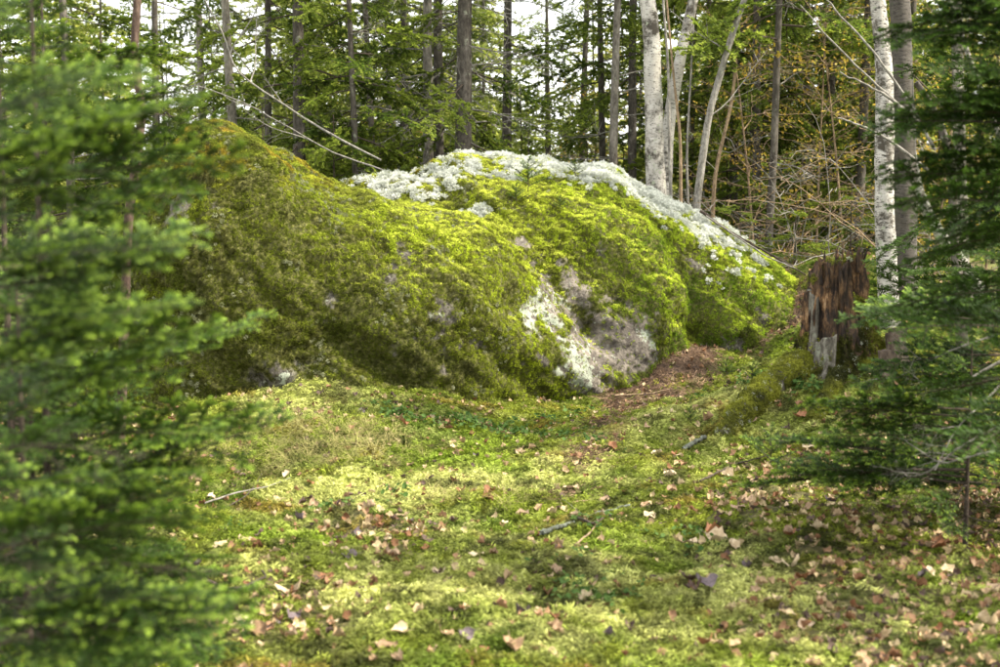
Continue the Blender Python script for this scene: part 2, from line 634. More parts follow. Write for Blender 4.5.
md2 = ro.modifiers.new('s', 'SMOOTH')
md2.iterations = 45
md2.factor = 0.6
dg = bpy.context.evaluated_depsgraph_get()
ev = ro.evaluated_get(dg)
rm = bpy.data.meshes.new_from_object(ev)
rm.name = 'rock'
bpy.data.objects.remove(ro)


def get_np(me):
    n = len(me.vertices)
    V = np.empty(n * 3, np.float32); me.vertices.foreach_get('co', V)
    N = np.empty(n * 3, np.float32); me.vertices.foreach_get('normal', N)
    return V.reshape(-1, 3).astype(float), N.reshape(-1, 3).astype(float)


V, N = get_np(rm)
# fold lines run from upper left down to the lower right, as in the photo
u = V @ np.array([0.62, 0.1, 0.78])      # across the folds
s_ = V @ np.array([0.78, 0.1, -0.62])    # along them
fold = fbm(np.stack([u * 2.6, s_ * 0.55, V[:, 1] * 0.6], -1), 1.0, 4, 0.55, 3.1)
rid = 1 - np.abs(fbm(np.stack([u * 1.5, s_ * 0.5, V[:, 1] * 0.5], -1), 1.0, 3, 0.5, 8.1)) * 2
d = 0.13 * fbm(V, 0.9, 3, off=1.7) + 0.15 * fold + 0.07 * rid - 0.03 + 0.06 * fbm(V, 3.2, 4, 0.6, 5.0) + 0.02 * fbm(V, 12, 3, 0.6, 2.0)
lumps = np.abs(fbm(V, 7.5, 3, 0.6, 12.0))
d = d - 0.02 * np.exp(-(lumps / 0.12) ** 2) * smooth(-.3, .3, fbm(V, 2.2, 2, off=31.0))
# the long diagonal crease between the two humps, and the gully at the right
def crease(V, p, q, wd, dp):
    p, q = np.array(p), np.array(q)
    ab = q - p
    tt = np.clip(((V - p) @ ab) / (ab @ ab), 0, 1)
    ds = np.linalg.norm(V - (p + tt[:, None] * ab), axis=1)
    return -dp * np.exp(-(ds / wd) ** 2)
d = d + crease(V, at(505, 240, 10.3), at(600, 330, 10.2), 0.10, 0.07) + crease(V, at(690, 290, 11.0), at(722, 372, 10.6), 0.13, 0.16) + crease(V, at(330, 345, 9.1), at(420, 395, 9.0), 0.12, 0.10)
V2 = V + N * d[:, None]
rm.vertices.foreach_set('co', V2.astype(np.float32).ravel())
rm.update()
rm.polygons.foreach_set('use_smooth', np.ones(len(rm.polygons), bool))
V, N = get_np(rm)
bvh = BVHTree.FromPolygons([tuple(v) for v in V], [tuple(p.vertices) for p in rm.polygons])


def on_rock(px, py):
    d_ = Vector(ray(px, py)).normalized()
    h = bvh.ray_cast(Vector((0, 0, CAMH)), d_)
    return np.array(h[0]) if h[0] is not None else None


# bare patches: (px, py, radius m, strength)
bare_spots = [(540, 305, .36, .62), (578, 345, .36, .74), (622, 345, .24, .85), (556, 268, .28, .58), (610, 305, .24, .5), (645, 355, .12, 1.0), (590, 372, .14, .7), (300, 300, .4, .15), (400, 330, .5, .18),
              (522, 242, .07, .9), (400, 250, .07, .6), (395, 282, .08, .6), (262, 262, .07, .5), (285, 375, .12, .9), (250, 375, .12, .7), (450, 380, .13, .6), (180, 205, .13, 1.0),
              (440, 320, .12, .5), (470, 345, .12, .5), (700, 270, .07, .6), (765, 318, .10, .9), (600, 248, .08, .8), (715, 355, .14, .9), (420, 335, .1, .5), (500, 345, .1, .6), (740, 345, .08, .5), (330, 300, .07, .6)]


def bare_at(P):
    n = 1.35 * fbm(P, 7, 5, 0.72, 7.7)
    n2_ = fbm(np.stack([P @ np.array([.62, .1, .78]) * 2.4, P @ np.array([.78, .1, -.62]), P[:, 1]], -1), 7, 3, 0.7, 3.7)
    r = 0.42 * n + 0.42 * n2_ - 0.02 + 0.14 * fbm(P, 1.3, 2, off=2.9)
    for px, py, rr, st in bare_spots:
        c_ = on_rock(px, py)
        if c_ is not None:
            r = r + st * 0.52 * np.exp(-(np.linalg.norm(P - c_, axis=1) / rr) ** 2)
    return r


# pale crust lichen on the bare granite
crust_spots = [(530, 300, .14), (545, 325, .16), (575, 355, .14), (560, 300, .12), (585, 375, .12), (655, 345, .07), (660, 352, .06), (520, 320, .1), (645, 335, .07), (285, 378, .07), (240, 268, .05), (557, 370, .08)]


def crust_at(P):
    r = 0.0 * P[:, 0]
    for px, py, rr in crust_spots:
        c_ = on_rock(px, py)
        if c_ is not None:
            r = r + np.exp(-(np.linalg.norm(P - c_, axis=1) / rr) ** 2)
    return r


def granite_at(P):
    r = 0.0 * P[:, 0]
    for px, py, rr in ((550, 320, .3), (590, 345, .34), (630, 340, .3), (560, 275, .2), (522, 242, .1), (180, 205, .15)):
        c_ = on_rock(px, py)
        if c_ is not None:
            r = r + 1.3 * np.exp(-(np.linalg.norm(P - c_, axis=1) / rr) ** 2)
    return np.clip(r, 0, 1)


bv = bare_at(V)
attr(rm, 'granite', 'FLOAT', 'POINT', granite_at(V))
attr(rm, 'bare', 'FLOAT', 'POINT', smooth(0.28, 0.42, bv))
attr(rm, 'crust', 'FLOAT', 'POINT', np.clip(crust_at(V), 0, 1))
m, t, b = newmat('mossy_granite')
n1 = noise_tex(t, 7, 6, 0.7)
n2 = noise_tex(t, 45, 5, 0.75)
n3 = noise_tex(t, 16, 5, 0.75)
n6 = noise_tex(t, 26, 6, 0.8, stretch=(1.0, 1.0, 0.6))
rock = ramp(t, [(0.36, (0.045, 0.038, 0.034)), (0.46, (0.10, 0.088, 0.074)), (0.55, (0.19, 0.168, 0.138)), (0.66, (0.31, 0.28, 0.225))], math_(t, 'ADD', math_(t, 'MULTIPLY', n1, .55), math_(t, 'MULTIPLY', n6, .45)))
rock_d = ramp(t, [(0.38, (0.02, 0.018, 0.014)), (0.5, (0.075, 0.068, 0.056)), (0.6, (0.16, 0.15, 0.12)), (0.68, (0.27, 0.27, 0.22))], n6)
rock = mixc(t, attrn(t, 'granite').outputs['Fac'], rock_d, rock)
rock = mixc(t, ramp(t, [(0.56, (0, 0, 0)), (0.62, (1, 1, 1))], n2), rock, (0.06, 0.05, 0.045))
cf = math_(t, 'ADD', math_(t, 'MULTIPLY', attrn(t, 'crust').outputs['Fac'], 0.17), n3)
rock = mixc(t, ramp(t, [(0.61, (0, 0, 0)), (0.66, (1, 1, 1))], cf), rock, (0.30, 0.33, 0.26))
mossc = ramp(t, [(0.3, (0.02, 0.02, 0.008)), (0.5, (0.065, 0.068, 0.016)), (0.62, (0.13, 0.13, 0.03)), (0.72, (0.2, 0.19, 0.10))], n2)
c = mixc(t, attrn(t, 'bare').outputs['Fac'], mossc, rock)
t.links.new(c, b.inputs['Base Color'])
b.inputs['Roughness'].default_value = 0.9
bump(t, b, math_(t, 'ADD', n2, n3), 0.8, 0.02)
rm.materials.clear()
rm.materials.append(m)
boulder = obj('boulder', None, label='huge double-humped granite boulder covered in green moss and pale lichen', cat='boulder')
obj('rock', rm, boulder)


# ------------------------------------------------------------------ scatter
def tuft_mesh(name, n, r, h, leaf, mat, seed=0, spread=0.7, up=0.6, wid=0.35, bits=3, droop=0.0):
    """n shoots, each of `bits` little pointed blades"""
    g = np.random.default_rng(seed)
    V, Fc, tip = [], [], []
    for i in range(n):
        a = g.random() * 2 * PI
        rr = r * math.sqrt(g.random())
        lean = np.array([math.cos(a) * rr / r * spread, math.sin(a) * rr / r * spread, 1.0])
        lean /= np.linalg.norm(lean)
        hh = h * (0.55 + 0.6 * g.random()) * (1 - 0.45 * (rr / r) ** 2)
        base = np.array([math.cos(a) * rr * .7, math.sin(a) * rr * .7, -0.25 * h])
        for k in range(bits):
            q = base + lean * (hh * (k + 1) / bits + 0.25 * h)
            az = g.random() * 2 * PI
            dd = np.array([math.cos(az), math.sin(az), up * (0.3 + g.random()) - droop])
            dd /= np.linalg.norm(dd)
            sd_ = np.cross(dd, g.normal(size=3)); sd_ /= np.linalg.norm(sd_)
            L = leaf * (0.7 + 0.6 * g.random())
            nV = len(V)
            V += [q - sd_ * L * wid * .5, q + sd_ * L * wid * .5, q + dd * L]
            Fc.append((nV, nV + 1, nV + 2))
            tt = (k + 1) / bits
            tip += [tt * .6, tt * .6, tt]
    me = mesh_np(name, V, np.array(Fc), [mat])
    attr(me, 'tip', 'FLOAT', 'POINT', tip)
    return me


def coral_mesh(name, seed, mat, r=0.035, n=34):
    """a puff of finely forked lichen"""
    g = np.random.default_rng(seed)
    V, Fc, tip = [], [], []
    def stick(p, q, w0, t0):
        d_ = q - p
        s1 = np.cross(d_, g.normal(size=3)); s1 /= np.linalg.norm(s1) + 1e-9
        s2 = np.cross(d_, s1); s2 /= np.linalg.norm(s2) + 1e-9
        n0 = len(V)
        V.extend([p + s1 * w0, p - s1 * .5 * w0 + s2 * .87 * w0, p - s1 * .5 * w0 - s2 * .87 * w0, q])
        Fc.extend([(n0, n0 + 1, n0 + 3), (n0 + 1, n0 + 2, n0 + 3), (n0 + 2, n0, n0 + 3)])
        tip.extend([t0, t0, t0, t0 + .3])
    for i in range(n):
        d0 = g.normal(size=3); d0[2] = abs(d0[2]) + 0.15
        d0 /= np.linalg.norm(d0)
        p = d0 * r * .35; p[2] -= r * .2
        q = d0 * r * (0.75 + .3 * g.random())
        stick(p, q, r * .045, .3)
        for k in range(3):
            d1 = d0 + g.normal(size=3) * .6
            d1 /= np.linalg.norm(d1)
            p1 = p + (q - p) * (0.55 + .4 * g.random())
            stick(p1, p1 + d1 * r * .4, r * .05, .7)
    me = mesh_np(name, V, np.array(Fc), [mat])
    attr(me, 'tip', 'FLOAT', 'POINT', np.clip(tip, 0, 1))
    return me


_tree = {}


def scatter(name, P, Nn, scl, col, meshes, parent=None, tilt=0.25, flat=None, **kw):
    n = len(P)
    me = bpy.data.meshes.new(name)
    me.vertices.add(n)
    me.vertices.foreach_set('co', np.asarray(P, np.float32).ravel())
    # build euler rotations: z axis to the normal, random spin
    z = np.array(Nn, float) + rng.normal(size=(n, 3)) * tilt
    z /= np.linalg.norm(z, axis=1)[:, None]
    ax = rng.normal(size=(n, 3))
    x = np.cross(ax, z); x /= np.linalg.norm(x, axis=1)[:, None]
    y = np.cross(z, x)
    # matrix columns x y z -> XYZ euler
    ry = -np.arcsin(np.clip(x[:, 2], -1, 1))
    rx = np.arctan2(y[:, 2], z[:, 2])
    rz = np.arctan2(x[:, 1], x[:, 0])
    attr(me, 'rot', 'FLOAT_VECTOR', 'POINT', np.stack([rx, ry, rz], -1))
    attr(me, 'scl', 'FLOAT', 'POINT', scl)
    attr(me, 'pick', 'INT', 'POINT', rng.integers(0, len(meshes), n))
    c4 = np.concatenate([np.asarray(col, float), np.ones((n, 1))], 1)
    attr(me, 'col', 'FLOAT_COLOR', 'POINT', c4)
    o = obj(name, me, parent, kind='stuff', **kw)
    ng = bpy.data.node_groups.new(name + '_scatter', 'GeometryNodeTree')
    ng.interface.new_socket('Geometry', in_out='INPUT', socket_type='NodeSocketGeometry')
    ng.interface.new_socket('Geometry', in_out='OUTPUT', socket_type='NodeSocketGeometry')
    gi, go = ng.nodes.new('NodeGroupInput'), ng.nodes.new('NodeGroupOutput')
    iop = ng.nodes.new('GeometryNodeInstanceOnPoints')
    ng.links.new(gi.outputs[0], iop.inputs['Points'])
    jn = ng.nodes.new('GeometryNodeJoinGeometry')
    for ms in meshes:
        so = bpy.data.objects.new(ms.name, ms)
        oi = ng.nodes.new('GeometryNodeObjectInfo')
        oi.inputs['Object'].default_value = so
        oi.inputs['As Instance'].default_value = False
        g2 = ng.nodes.new('GeometryNodeGeometryToInstance')
        ng.links.new(oi.outputs['Geometry'], g2.inputs[0])
        ng.links.new(g2.outputs[0], jn.inputs[0])
    ng.links.new(jn.outputs[0], iop.inputs['Instance'])
    iop.inputs['Pick Instance'].default_value = True
    for at_, typ, sock in (('rot', 'FLOAT_VECTOR', 'Rotation'), ('scl', 'FLOAT', 'Scale'), ('pick', 'INT', 'Instance Index')):
        na = ng.nodes.new('GeometryNodeInputNamedAttribute')
        na.data_type = typ
        na.inputs['Name'].default_value = at_
        src = na.outputs['Attribute']
        if at_ == 'rot':
            er = ng.nodes.new('FunctionNodeEulerToRotation')
            ng.links.new(src, er.inputs[0])
            src = er.outputs[0]
        ng.links.new(src, iop.inputs[sock])
    ng.links.new(iop.outputs[0], go.inputs[0])
    mo = o.modifiers.new('scatter', 'NODES')
    mo.node_group = ng
    return o


def sample_mesh(V, tris, n, wt=None):
    a, b_, c_ = V[tris[:, 0]], V[tris[:, 1]], V[tris[:, 2]]
    cr_ = np.cross(b_ - a, c_ - a)
    ar = np.linalg.norm(cr_, axis=1)
    nn = cr_ / (ar[:, None] + 1e-12)
    if wt is not None:
        ar = ar * wt((a + b_ + c_) / 3, nn)
    k = rng.choice(len(tris), n, p=ar / ar.sum())
    r1, r2 = np.sqrt(rng.random(n)), rng.random(n)
    P = a[k] * (1 - r1)[:, None] + b_[k] * (r1 * (1 - r2))[:, None] + c_[k] * (r1 * r2)[:, None]
    return P, nn[k]


def tris_of(me):
    me.calc_loop_triangles()
    T = np.empty(len(me.loop_triangles) * 3, np.int32)
    me.loop_triangles.foreach_get('vertices', T)
    return T.reshape(-1, 3)


def lerp(a, b_, t_):
    t_ = np.clip(t_, 0, 1)[:, None]
    return np.array(a)[None] * (1 - t_) + np.array(b_)[None] * t_ if np.ndim(a) == 1 and np.ndim(b_) == 1 else a * (1 - t_) + np.asarray(b_) * t_


moss_tufts = [tuft_mesh('moss_tuft', 16, 0.022, 0.018, 0.011, M['moss'], s, bits=3) for s in (1, 2, 3)]
feather_tufts = [tuft_mesh('feather_moss_tuft', 12, 0.026, 0.024, 0.016, M['moss'], s, spread=1.1, up=0.25, wid=.3, bits=4) for s in (4, 5, 6)]
lichen_puffs = [coral_mesh('lichen_puff', s, M['lichen']) for s in (1, 2, 3)]

# --- moss and lichen over the boulder
T = tris_of(rm)
wrock = lambda c_, n_: np.where(c_[:, 2] > H(c_[:, 0], c_[:, 1]) - 0.06, np.where(n_[:, 1] > 0.3, 0.25, 1.0), 0.0)
P, Nn = sample_mesh(V, T, 135000, wrock)
bp = bare_at(P)
keep = (smooth(0.25, 0.42, bp) * .9 < rng.random(len(P)))
P, Nn = P[keep], Nn[keep]
# colours: left hump olive and brown, its right flank yellow green, the far hump fresh green
fa = fbm(P, 2.0, 4, 0.6, 1.1)
fb = fbm(P, 6.5, 3, 0.6, 3.0)
fc = fbm(P, 19, 2, 0.6, 6.0)
right = smooth(-0.9, 0.3, P[:, 0] + 0.35 * fa)
far_h = smooth(0.2, 1.2, P[:, 0] + 0.3 * fa)
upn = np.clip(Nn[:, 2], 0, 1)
col = lerp([0.07, 0.085, 0.012], [0.235, 0.29, 0.022], 0.5 + 0.9 * fa + 0.9 * fb)
col = lerp(col, np.array([0.30, 0.36, 0.022])[None], right * 0.6 + 0.5 * fb)
col = lerp(col, lerp([0.10, 0.17, 0.012], [0.32, 0.40, 0.03], 0.5 + 1.2 * fb + upn * 0.4 - 0.2), far_h * 0.9)
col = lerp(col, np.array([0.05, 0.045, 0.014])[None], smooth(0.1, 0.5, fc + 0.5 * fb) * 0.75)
col = lerp(col, np.array([0.26, 0.14, 0.02])[None], smooth(1.4, 1.85, P[:, 2]) * (1 - right) * smooth(-.1, .3, fb) * 0.8)
col = lerp(col, np.array([0.46, 0.49, 0.09])[None], smooth(0.66, 0.95, upn) * 0.75 * (.25 + .75 * smooth(-1.3, -.2, P[:, 0])))  # upward faces paler: light from above put into the moss colour
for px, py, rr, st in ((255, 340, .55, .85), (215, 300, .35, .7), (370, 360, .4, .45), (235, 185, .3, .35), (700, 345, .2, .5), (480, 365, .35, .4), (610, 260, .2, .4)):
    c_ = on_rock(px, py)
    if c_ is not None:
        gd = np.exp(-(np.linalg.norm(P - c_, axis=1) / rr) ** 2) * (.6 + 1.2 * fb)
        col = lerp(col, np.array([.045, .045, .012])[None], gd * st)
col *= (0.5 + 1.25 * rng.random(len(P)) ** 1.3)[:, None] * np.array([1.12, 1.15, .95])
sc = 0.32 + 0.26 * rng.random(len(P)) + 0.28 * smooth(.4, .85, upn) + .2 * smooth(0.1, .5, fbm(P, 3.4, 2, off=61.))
col = lerp(col, np.array([.035, .033, .014])[None], smooth(.05, .45, fbm(P, 3.1, 4, .7, 71.)) * (1 - smooth(.4, .7, upn)) * .8)  # steep faces: shadow gaps between clumps put into the moss colour
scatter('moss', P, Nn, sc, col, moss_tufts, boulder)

# grey green lichen flecks through the moss of the left hump
P, Nn = sample_mesh(V, T, 30000, wrock)
fa = fbm(P, 4.5, 3, 0.6, 11.1)
pr = smooth(0.05, 0.5, fa) * (0.5 - 0.5 * smooth(-0.6, 0.6, P[:, 0]))
keep = pr > rng.random(len(P))
P, Nn = P[keep], Nn[keep]
col = lerp([0.16, 0.175, 0.08], [0.40, 0.42, 0.28], rng.random(len(P)) ** 1.5)
scatter('lichen_flecks', P + Nn * 0.012, Nn, 0.3 + 0.25 * rng.random(len(P)), col, lichen_puffs, boulder)

# white reindeer lichen along the crest of the far hump
def seg_px(P):
    """column of the photo in which a point of the place shows"""
    return 500 + FPX * P[:, 0] / (P[:, 1] * _cp - (P[:, 2] - CAMH) * _sp)
def row_px(P):
    dz = (P[:, 2] - CAMH)
    return 333.5 - FPX * (P[:, 1] * _sp + dz * _cp) / (P[:, 1] * _cp - dz * _sp)
crest_line = [at(*q) for q in ((385, 181, 11.1), (430, 182, 11.0), (455, 176, 11.3), (500, 172, 11.4), (550, 176, 11.35), (585, 190, 11.25), (615, 200, 11.3), (650, 214, 11.4), (680, 228, 11.45), (700, 240, 11.5), (715, 250, 11.5))]
def line_dist(P, L):
    dm = np.full(len(P), 9.0)
    for p, q in zip(L[:-1], L[1:]):
        ab = q - p
        tt = np.clip(((P - p) @ ab) / (ab @ ab), 0, 1)
        dm = np.minimum(dm, np.linalg.norm(P - (p + tt[:, None] * ab), axis=1))
    return dm
gul = [at(*q) for q in ((395, 183, 10.9), (440, 197, 10.7), (480, 207, 10.6))]
P, Nn = sample_mesh(V, T, 60000, lambda c_, n_: np.where((c_[:, 0] > -1.4) & (c_[:, 2] > 0.5), 1.0, 0.0))
n_ = fbm(P, 4.2, 3, 0.6, 8.8)
dd = line_dist(P, crest_line)
pr = smooth(0.36, 0.10, dd - 0.28 * n_) * smooth(-.4, .15, fbm(P, 9, 3, .6, 44.0))
pr = np.maximum(pr, 0.9 * smooth(0.12, 0.04, line_dist(P, gul) - 0.05 * n_))
pr = np.maximum(pr, 0.85 * smooth(0.2, 0.55, fbm(P, 7, 3, 0.6, 4.8) + 0.15) * smooth(1.3, 2.0, P[:, 0]) * smooth(.4, .6, P[:, 2]) * smooth(0.65, 0.3, dd))
pr = np.maximum(pr, 0.9 * (Nn[:, 2] > 0.3) * smooth(11.4, 11.8, P[:, 1]) * smooth(-1.3, -1.0, P[:, 0]) * smooth(2.2, 1.7, P[:, 0]) * smooth(-.4, .1, n_))
keep = pr * 0.55 > rng.random(len(P))
P, Nn = P[keep], Nn[keep]
col = lerp([0.42, 0.45, 0.40], [0.80, 0.82, 0.79], rng.random(len(P)))
scatter('reindeer_lichen', P + Nn * 0.012, Nn * 0.4 + np.array([0, 0, .6]), 0.45 + 0.8 * rng.random(len(P)) ** 1.6, col, lichen_puffs, boulder, tilt=.3)

# ------------------------------------------------------------------ ground cover
def ground_pts(n, x0, x1, y0, y1, near_bias=True):
    x = rng.uniform(x0, x1, n)
    y = rng.uniform(y0, y1, n)
    fr = np.abs(x) < 0.40 * y + 0.9
    return x[fr], y[fr]


def ground_pn(x, y, lift=0.0):
    e = 0.04
    z = H(x, y) + 0.03 * fbm2(x, y, 9, 4, 0.6, 3.3) + 0.016 * np.abs(fbm2(x, y, 26, 3, 0.6)) + lift
    zx = (H(x + e, y) - H(x - e, y)) / (2 * e)
    zy = (H(x, y + e) - H(x, y - e)) / (2 * e)
    n = np.stack([-zx, -zy, np.ones_like(zx)], -1)
    n /= np.linalg.norm(n, axis=1)[:, None]
    return np.stack([x, y, z], -1), n


x, y = ground_pts(150000, -4.2, 5.0, 3.4, 12.6)
# thinner with distance
x, y = x[(k_ := rng.random(len(x)) < np.clip(1.25 - 0.07 * y, 0.3, 1))], y[k_]
zb, zl, zr = zones(x, y)
ok = (smooth(0.35, 0.95, zb) * 0.93 < rng.random(len(x))) & (smooth(0.4, 0.8, zl) * 0.62 < rng.random(len(x)))
x, y, zr = x[ok], y[ok], zr[ok]
P, Nn = ground_pn(x, y)
fa = fbm2(x, y, 2.3, 4, 0.6, 1.9)
fb = fbm2(x, y, 8, 3, 0.6, 6.1)
fc = fbm2(x, y, 1.2, 3, 0.6, 16.1)
col = lerp([0.10, 0.15, 0.018], [0.22, 0.26, 0.03], 0.5 + 1.3 * fa)
col = lerp(col, np.array([0.50, 0.52, 0.18])[None], smooth(0.1, 0.9, zr + 0.7 * fb) * 0.9)
col = lerp(col, np.array([0.20, 0.30, 0.02])[None], smooth(0.1, 0.5, fc) * 0.6)
col = lerp(col, np.array([0.22, 0.13, 0.03])[None], smooth(0.15, 0.5, fbm2(x, y, 3.1, 3, 0.6, 33.1)) * 0.6)
col = lerp(col, np.array([0.035, 0.04, 0.012])[None], smooth(0.05, 0.4, fbm2(x, y, 5.5, 4, 0.7, 21.1)) * 0.85)
col *= (0.5 + 1.0 * rng.random(len(x)) ** 1.2)[:, None]
scatter('moss_carpet', P, Nn, 0.8 + 0.7 * rng.random(len(x)), col, moss_tufts + feather_tufts,
        label='carpet of yellow green moss over the forest floor', cat='moss')
print('moss', len(x))


# leaves ------------------------------------------------------------------
def leaf_mesh(name, mat, seed, L=0.05, W=0.034, curl=0.35, fold=0.25, lobes=0.0, seg=8):
    g = np.random.default_rng(seed)
    V, tip = [], []
    for i in range(seg + 1):
        s = i / seg
        wv = W * 0.5 * (math.sin(PI * min(1, s ** 0.72)) ** 0.75) * (1 + 0.07 * g.normal() + .05 * (-1) ** i) + 0.0006
        yv = (s - 0.5) * L
        zc = curl * L * (s - 0.5) ** 2 * 2 + 0.05 * L * g.normal() * .5
        for k, e in enumerate((-1, -.5, 0, .5, 1)):
            V.append((e * wv, yv, zc + fold * abs(e) * wv * (1 + 0.5 * g.normal() * .5) + 0.10 * L * math.sin(2.4 * s * PI + e * 2 + seed) * abs(e)))
    n = 5
    Fq = [(i * n + k, i * n + k + 1, (i + 1) * n + k + 1, (i + 1) * n + k) for i in range(seg) for k in range(n - 1)]
    V = np.array(V)
    b_ = len(V)
    # stalk
    V = np.vstack([V, [(-.0008, -.5 * L, V[2][2]), (.0008, -.5 * L, V[2][2]), (.0006, -.8 * L, V[2][2] + .15 * L), (-.0006, -.8 * L, V[2][2] + .15 * L)]])
    Fq.append((b_, b_ + 1, b_ + 2, b_ + 3))
    me = mesh_np(name, V, np.array(Fq), [mat] if mat else [], smooth_=True)
    attr(me, 'tip', 'FLOAT', 'POINT', np.full(len(V), 0.8))
    return me


def dead_leaf_mat(name, c0, c1):
    m, t, b = newmat(name)
    n = noise_tex(t, 45, 5, 0.7)
    oi = t.nodes.new('ShaderNodeObjectInfo')
    n2 = math_(t, 'ADD', n, math_(t, 'MULTIPLY', math_(t, 'SUBTRACT', oi.outputs['Random'], 0.5), 0.3))
    c = ramp(t, [(0.3, c0), (0.65, c1)], n2)
    v = noise_tex(t, 200, 2, 0.5)
    c = mixc(t, ramp(t, [(0.6, (0, 0, 0)), (0.7, (1, 1, 1))], v), c, (c0[0] * .5, c0[1] * .5, c0[2] * .5))
    sx = t.nodes.new('ShaderNodeSeparateXYZ')
    t.links.new(t.nodes.new('ShaderNodeTexCoord').outputs['Object'], sx.inputs[0])
    ax = math_(t, 'ABSOLUTE', sx.outputs['X'])
    rib = math_(t, 'LESS_THAN', ax, 0.0009)
    vy = math_(t, 'SUBTRACT', sx.outputs['Y'], math_(t, 'MULTIPLY', ax, 0.9))
    vn = math_(t, 'LESS_THAN', math_(t, 'FRACT', math_(t, 'MULTIPLY', vy, 130.0)), 0.16)
    rb = math_(t, 'MAXIMUM', rib, math_(t, 'MULTIPLY', vn, 0.5))
    c = mixc(t, math_(t, 'MULTIPLY', rb, 0.6), c, (c0[0] * .5, c0[1] * .5, c0[2] * .5))
    leafy(m, t, b, c, 0.12, 0.6)
    bump(t, b, n, 0.4, 0.004)
    return m


LC = {
    'pale tan': ((0.36, 0.27, 0.16), (0.62, 0.51, 0.34)),
    'pinkish tan': ((0.26, 0.175, 0.11), (0.47, 0.35, 0.23)),
    'light brown': ((0.17, 0.105, 0.055), (0.31, 0.21, 0.12)),
    'rusty brown': ((0.14, 0.06, 0.025), (0.26, 0.12, 0.055)),
    'dark brown': ((0.05, 0.03, 0.02), (0.12, 0.075, 0.055)),
    'greyish purple': ((0.07, 0.052, 0.055), (0.14, 0.11, 0.115)),
}
LM = {k: dead_leaf_mat('dead_leaf_' + k.replace(' ', '_'), *v) for k, v in LC.items()}
SH = {'flat': (.12, .08), 'curled': (.9, .35), 'cupped': (.35, .8), 'folded': (.2, 1.4)}
leaf_meshes = {}
for ci, cn_ in enumerate(LC):
    for si, (sn, (cu, fo)) in enumerate(SH.items()):
        for k in range(2):
            W = 0.034 if k else 0.043
            leaf_meshes[cn_, sn, k] = leaf_mesh('fallen_leaf', LM[cn_], ci * 13 + si * 3 + k, 0.055, W, cu, fo)


def place_words(x, y):
    marks = [(2.2, 7.9, 'in front of the rotten stump'), (1.3, 8.4, 'on the yellow moss ridge'), (0.75, 9.2, 'on the worn needle path'), (0.5, 7.0, 'beside the lichened twig'),
             (-0.1, 8.3, 'below the middle of the boulder'), (-1.0, 7.7, 'in the dry grass by the left bank'), (-0.5, 5.9, 'in the leafy hollow left of centre'),
             (-1.05, 4.9, 'at the foot of the big left fir'), (0.2, 4.6, 'on the pale front moss'), (1.1, 5.6, 'near the clump of dark leaves'),
             (1.7, 6.5, 'on the orange moss patch'), (2.0, 5.0, 'in the shade under the right firs'), (0.6, 5.6, 'on the mid clearing moss'), (0.0, 6.4, 'on the bright mid moss hump'),
             (1.3, 4.7, 'at the front right of the clearing'), (-0.4, 5.0, 'at the front left of the clearing'), (1.5, 7.3, 'between the lichened twig and the stump root'), (-0.8, 6.7, 'left of the bright moss hump')]
    return min(marks, key=lambda q: (q[0] - x) ** 2 + (q[1] - y) ** 2)[2]


def put_leaf(x, y, cn_, sn, k, s, label=None, tilt=0.35, z=None):
    me = leaf_meshes[cn_, sn, k]
    zz = H1(x, y) + 0.024 if z is None else z
    o = obj('fallen_leaf', me, None, (x, y, zz), (random.gauss(0, tilt), random.gauss(0, tilt), random.uniform(0, 2 * PI)), s, cat='leaf', group='fallen leaves on the mossy clearing')
    if not label:
        size = 'large' if s > 1.15 else ('small' if s < 0.85 else 'middling')
        label = f'{size} {cn_} {"broad" if k == 0 else "narrow"} {sn} leaf {place_words(x, y)}'
    o['label'] = label
    return o


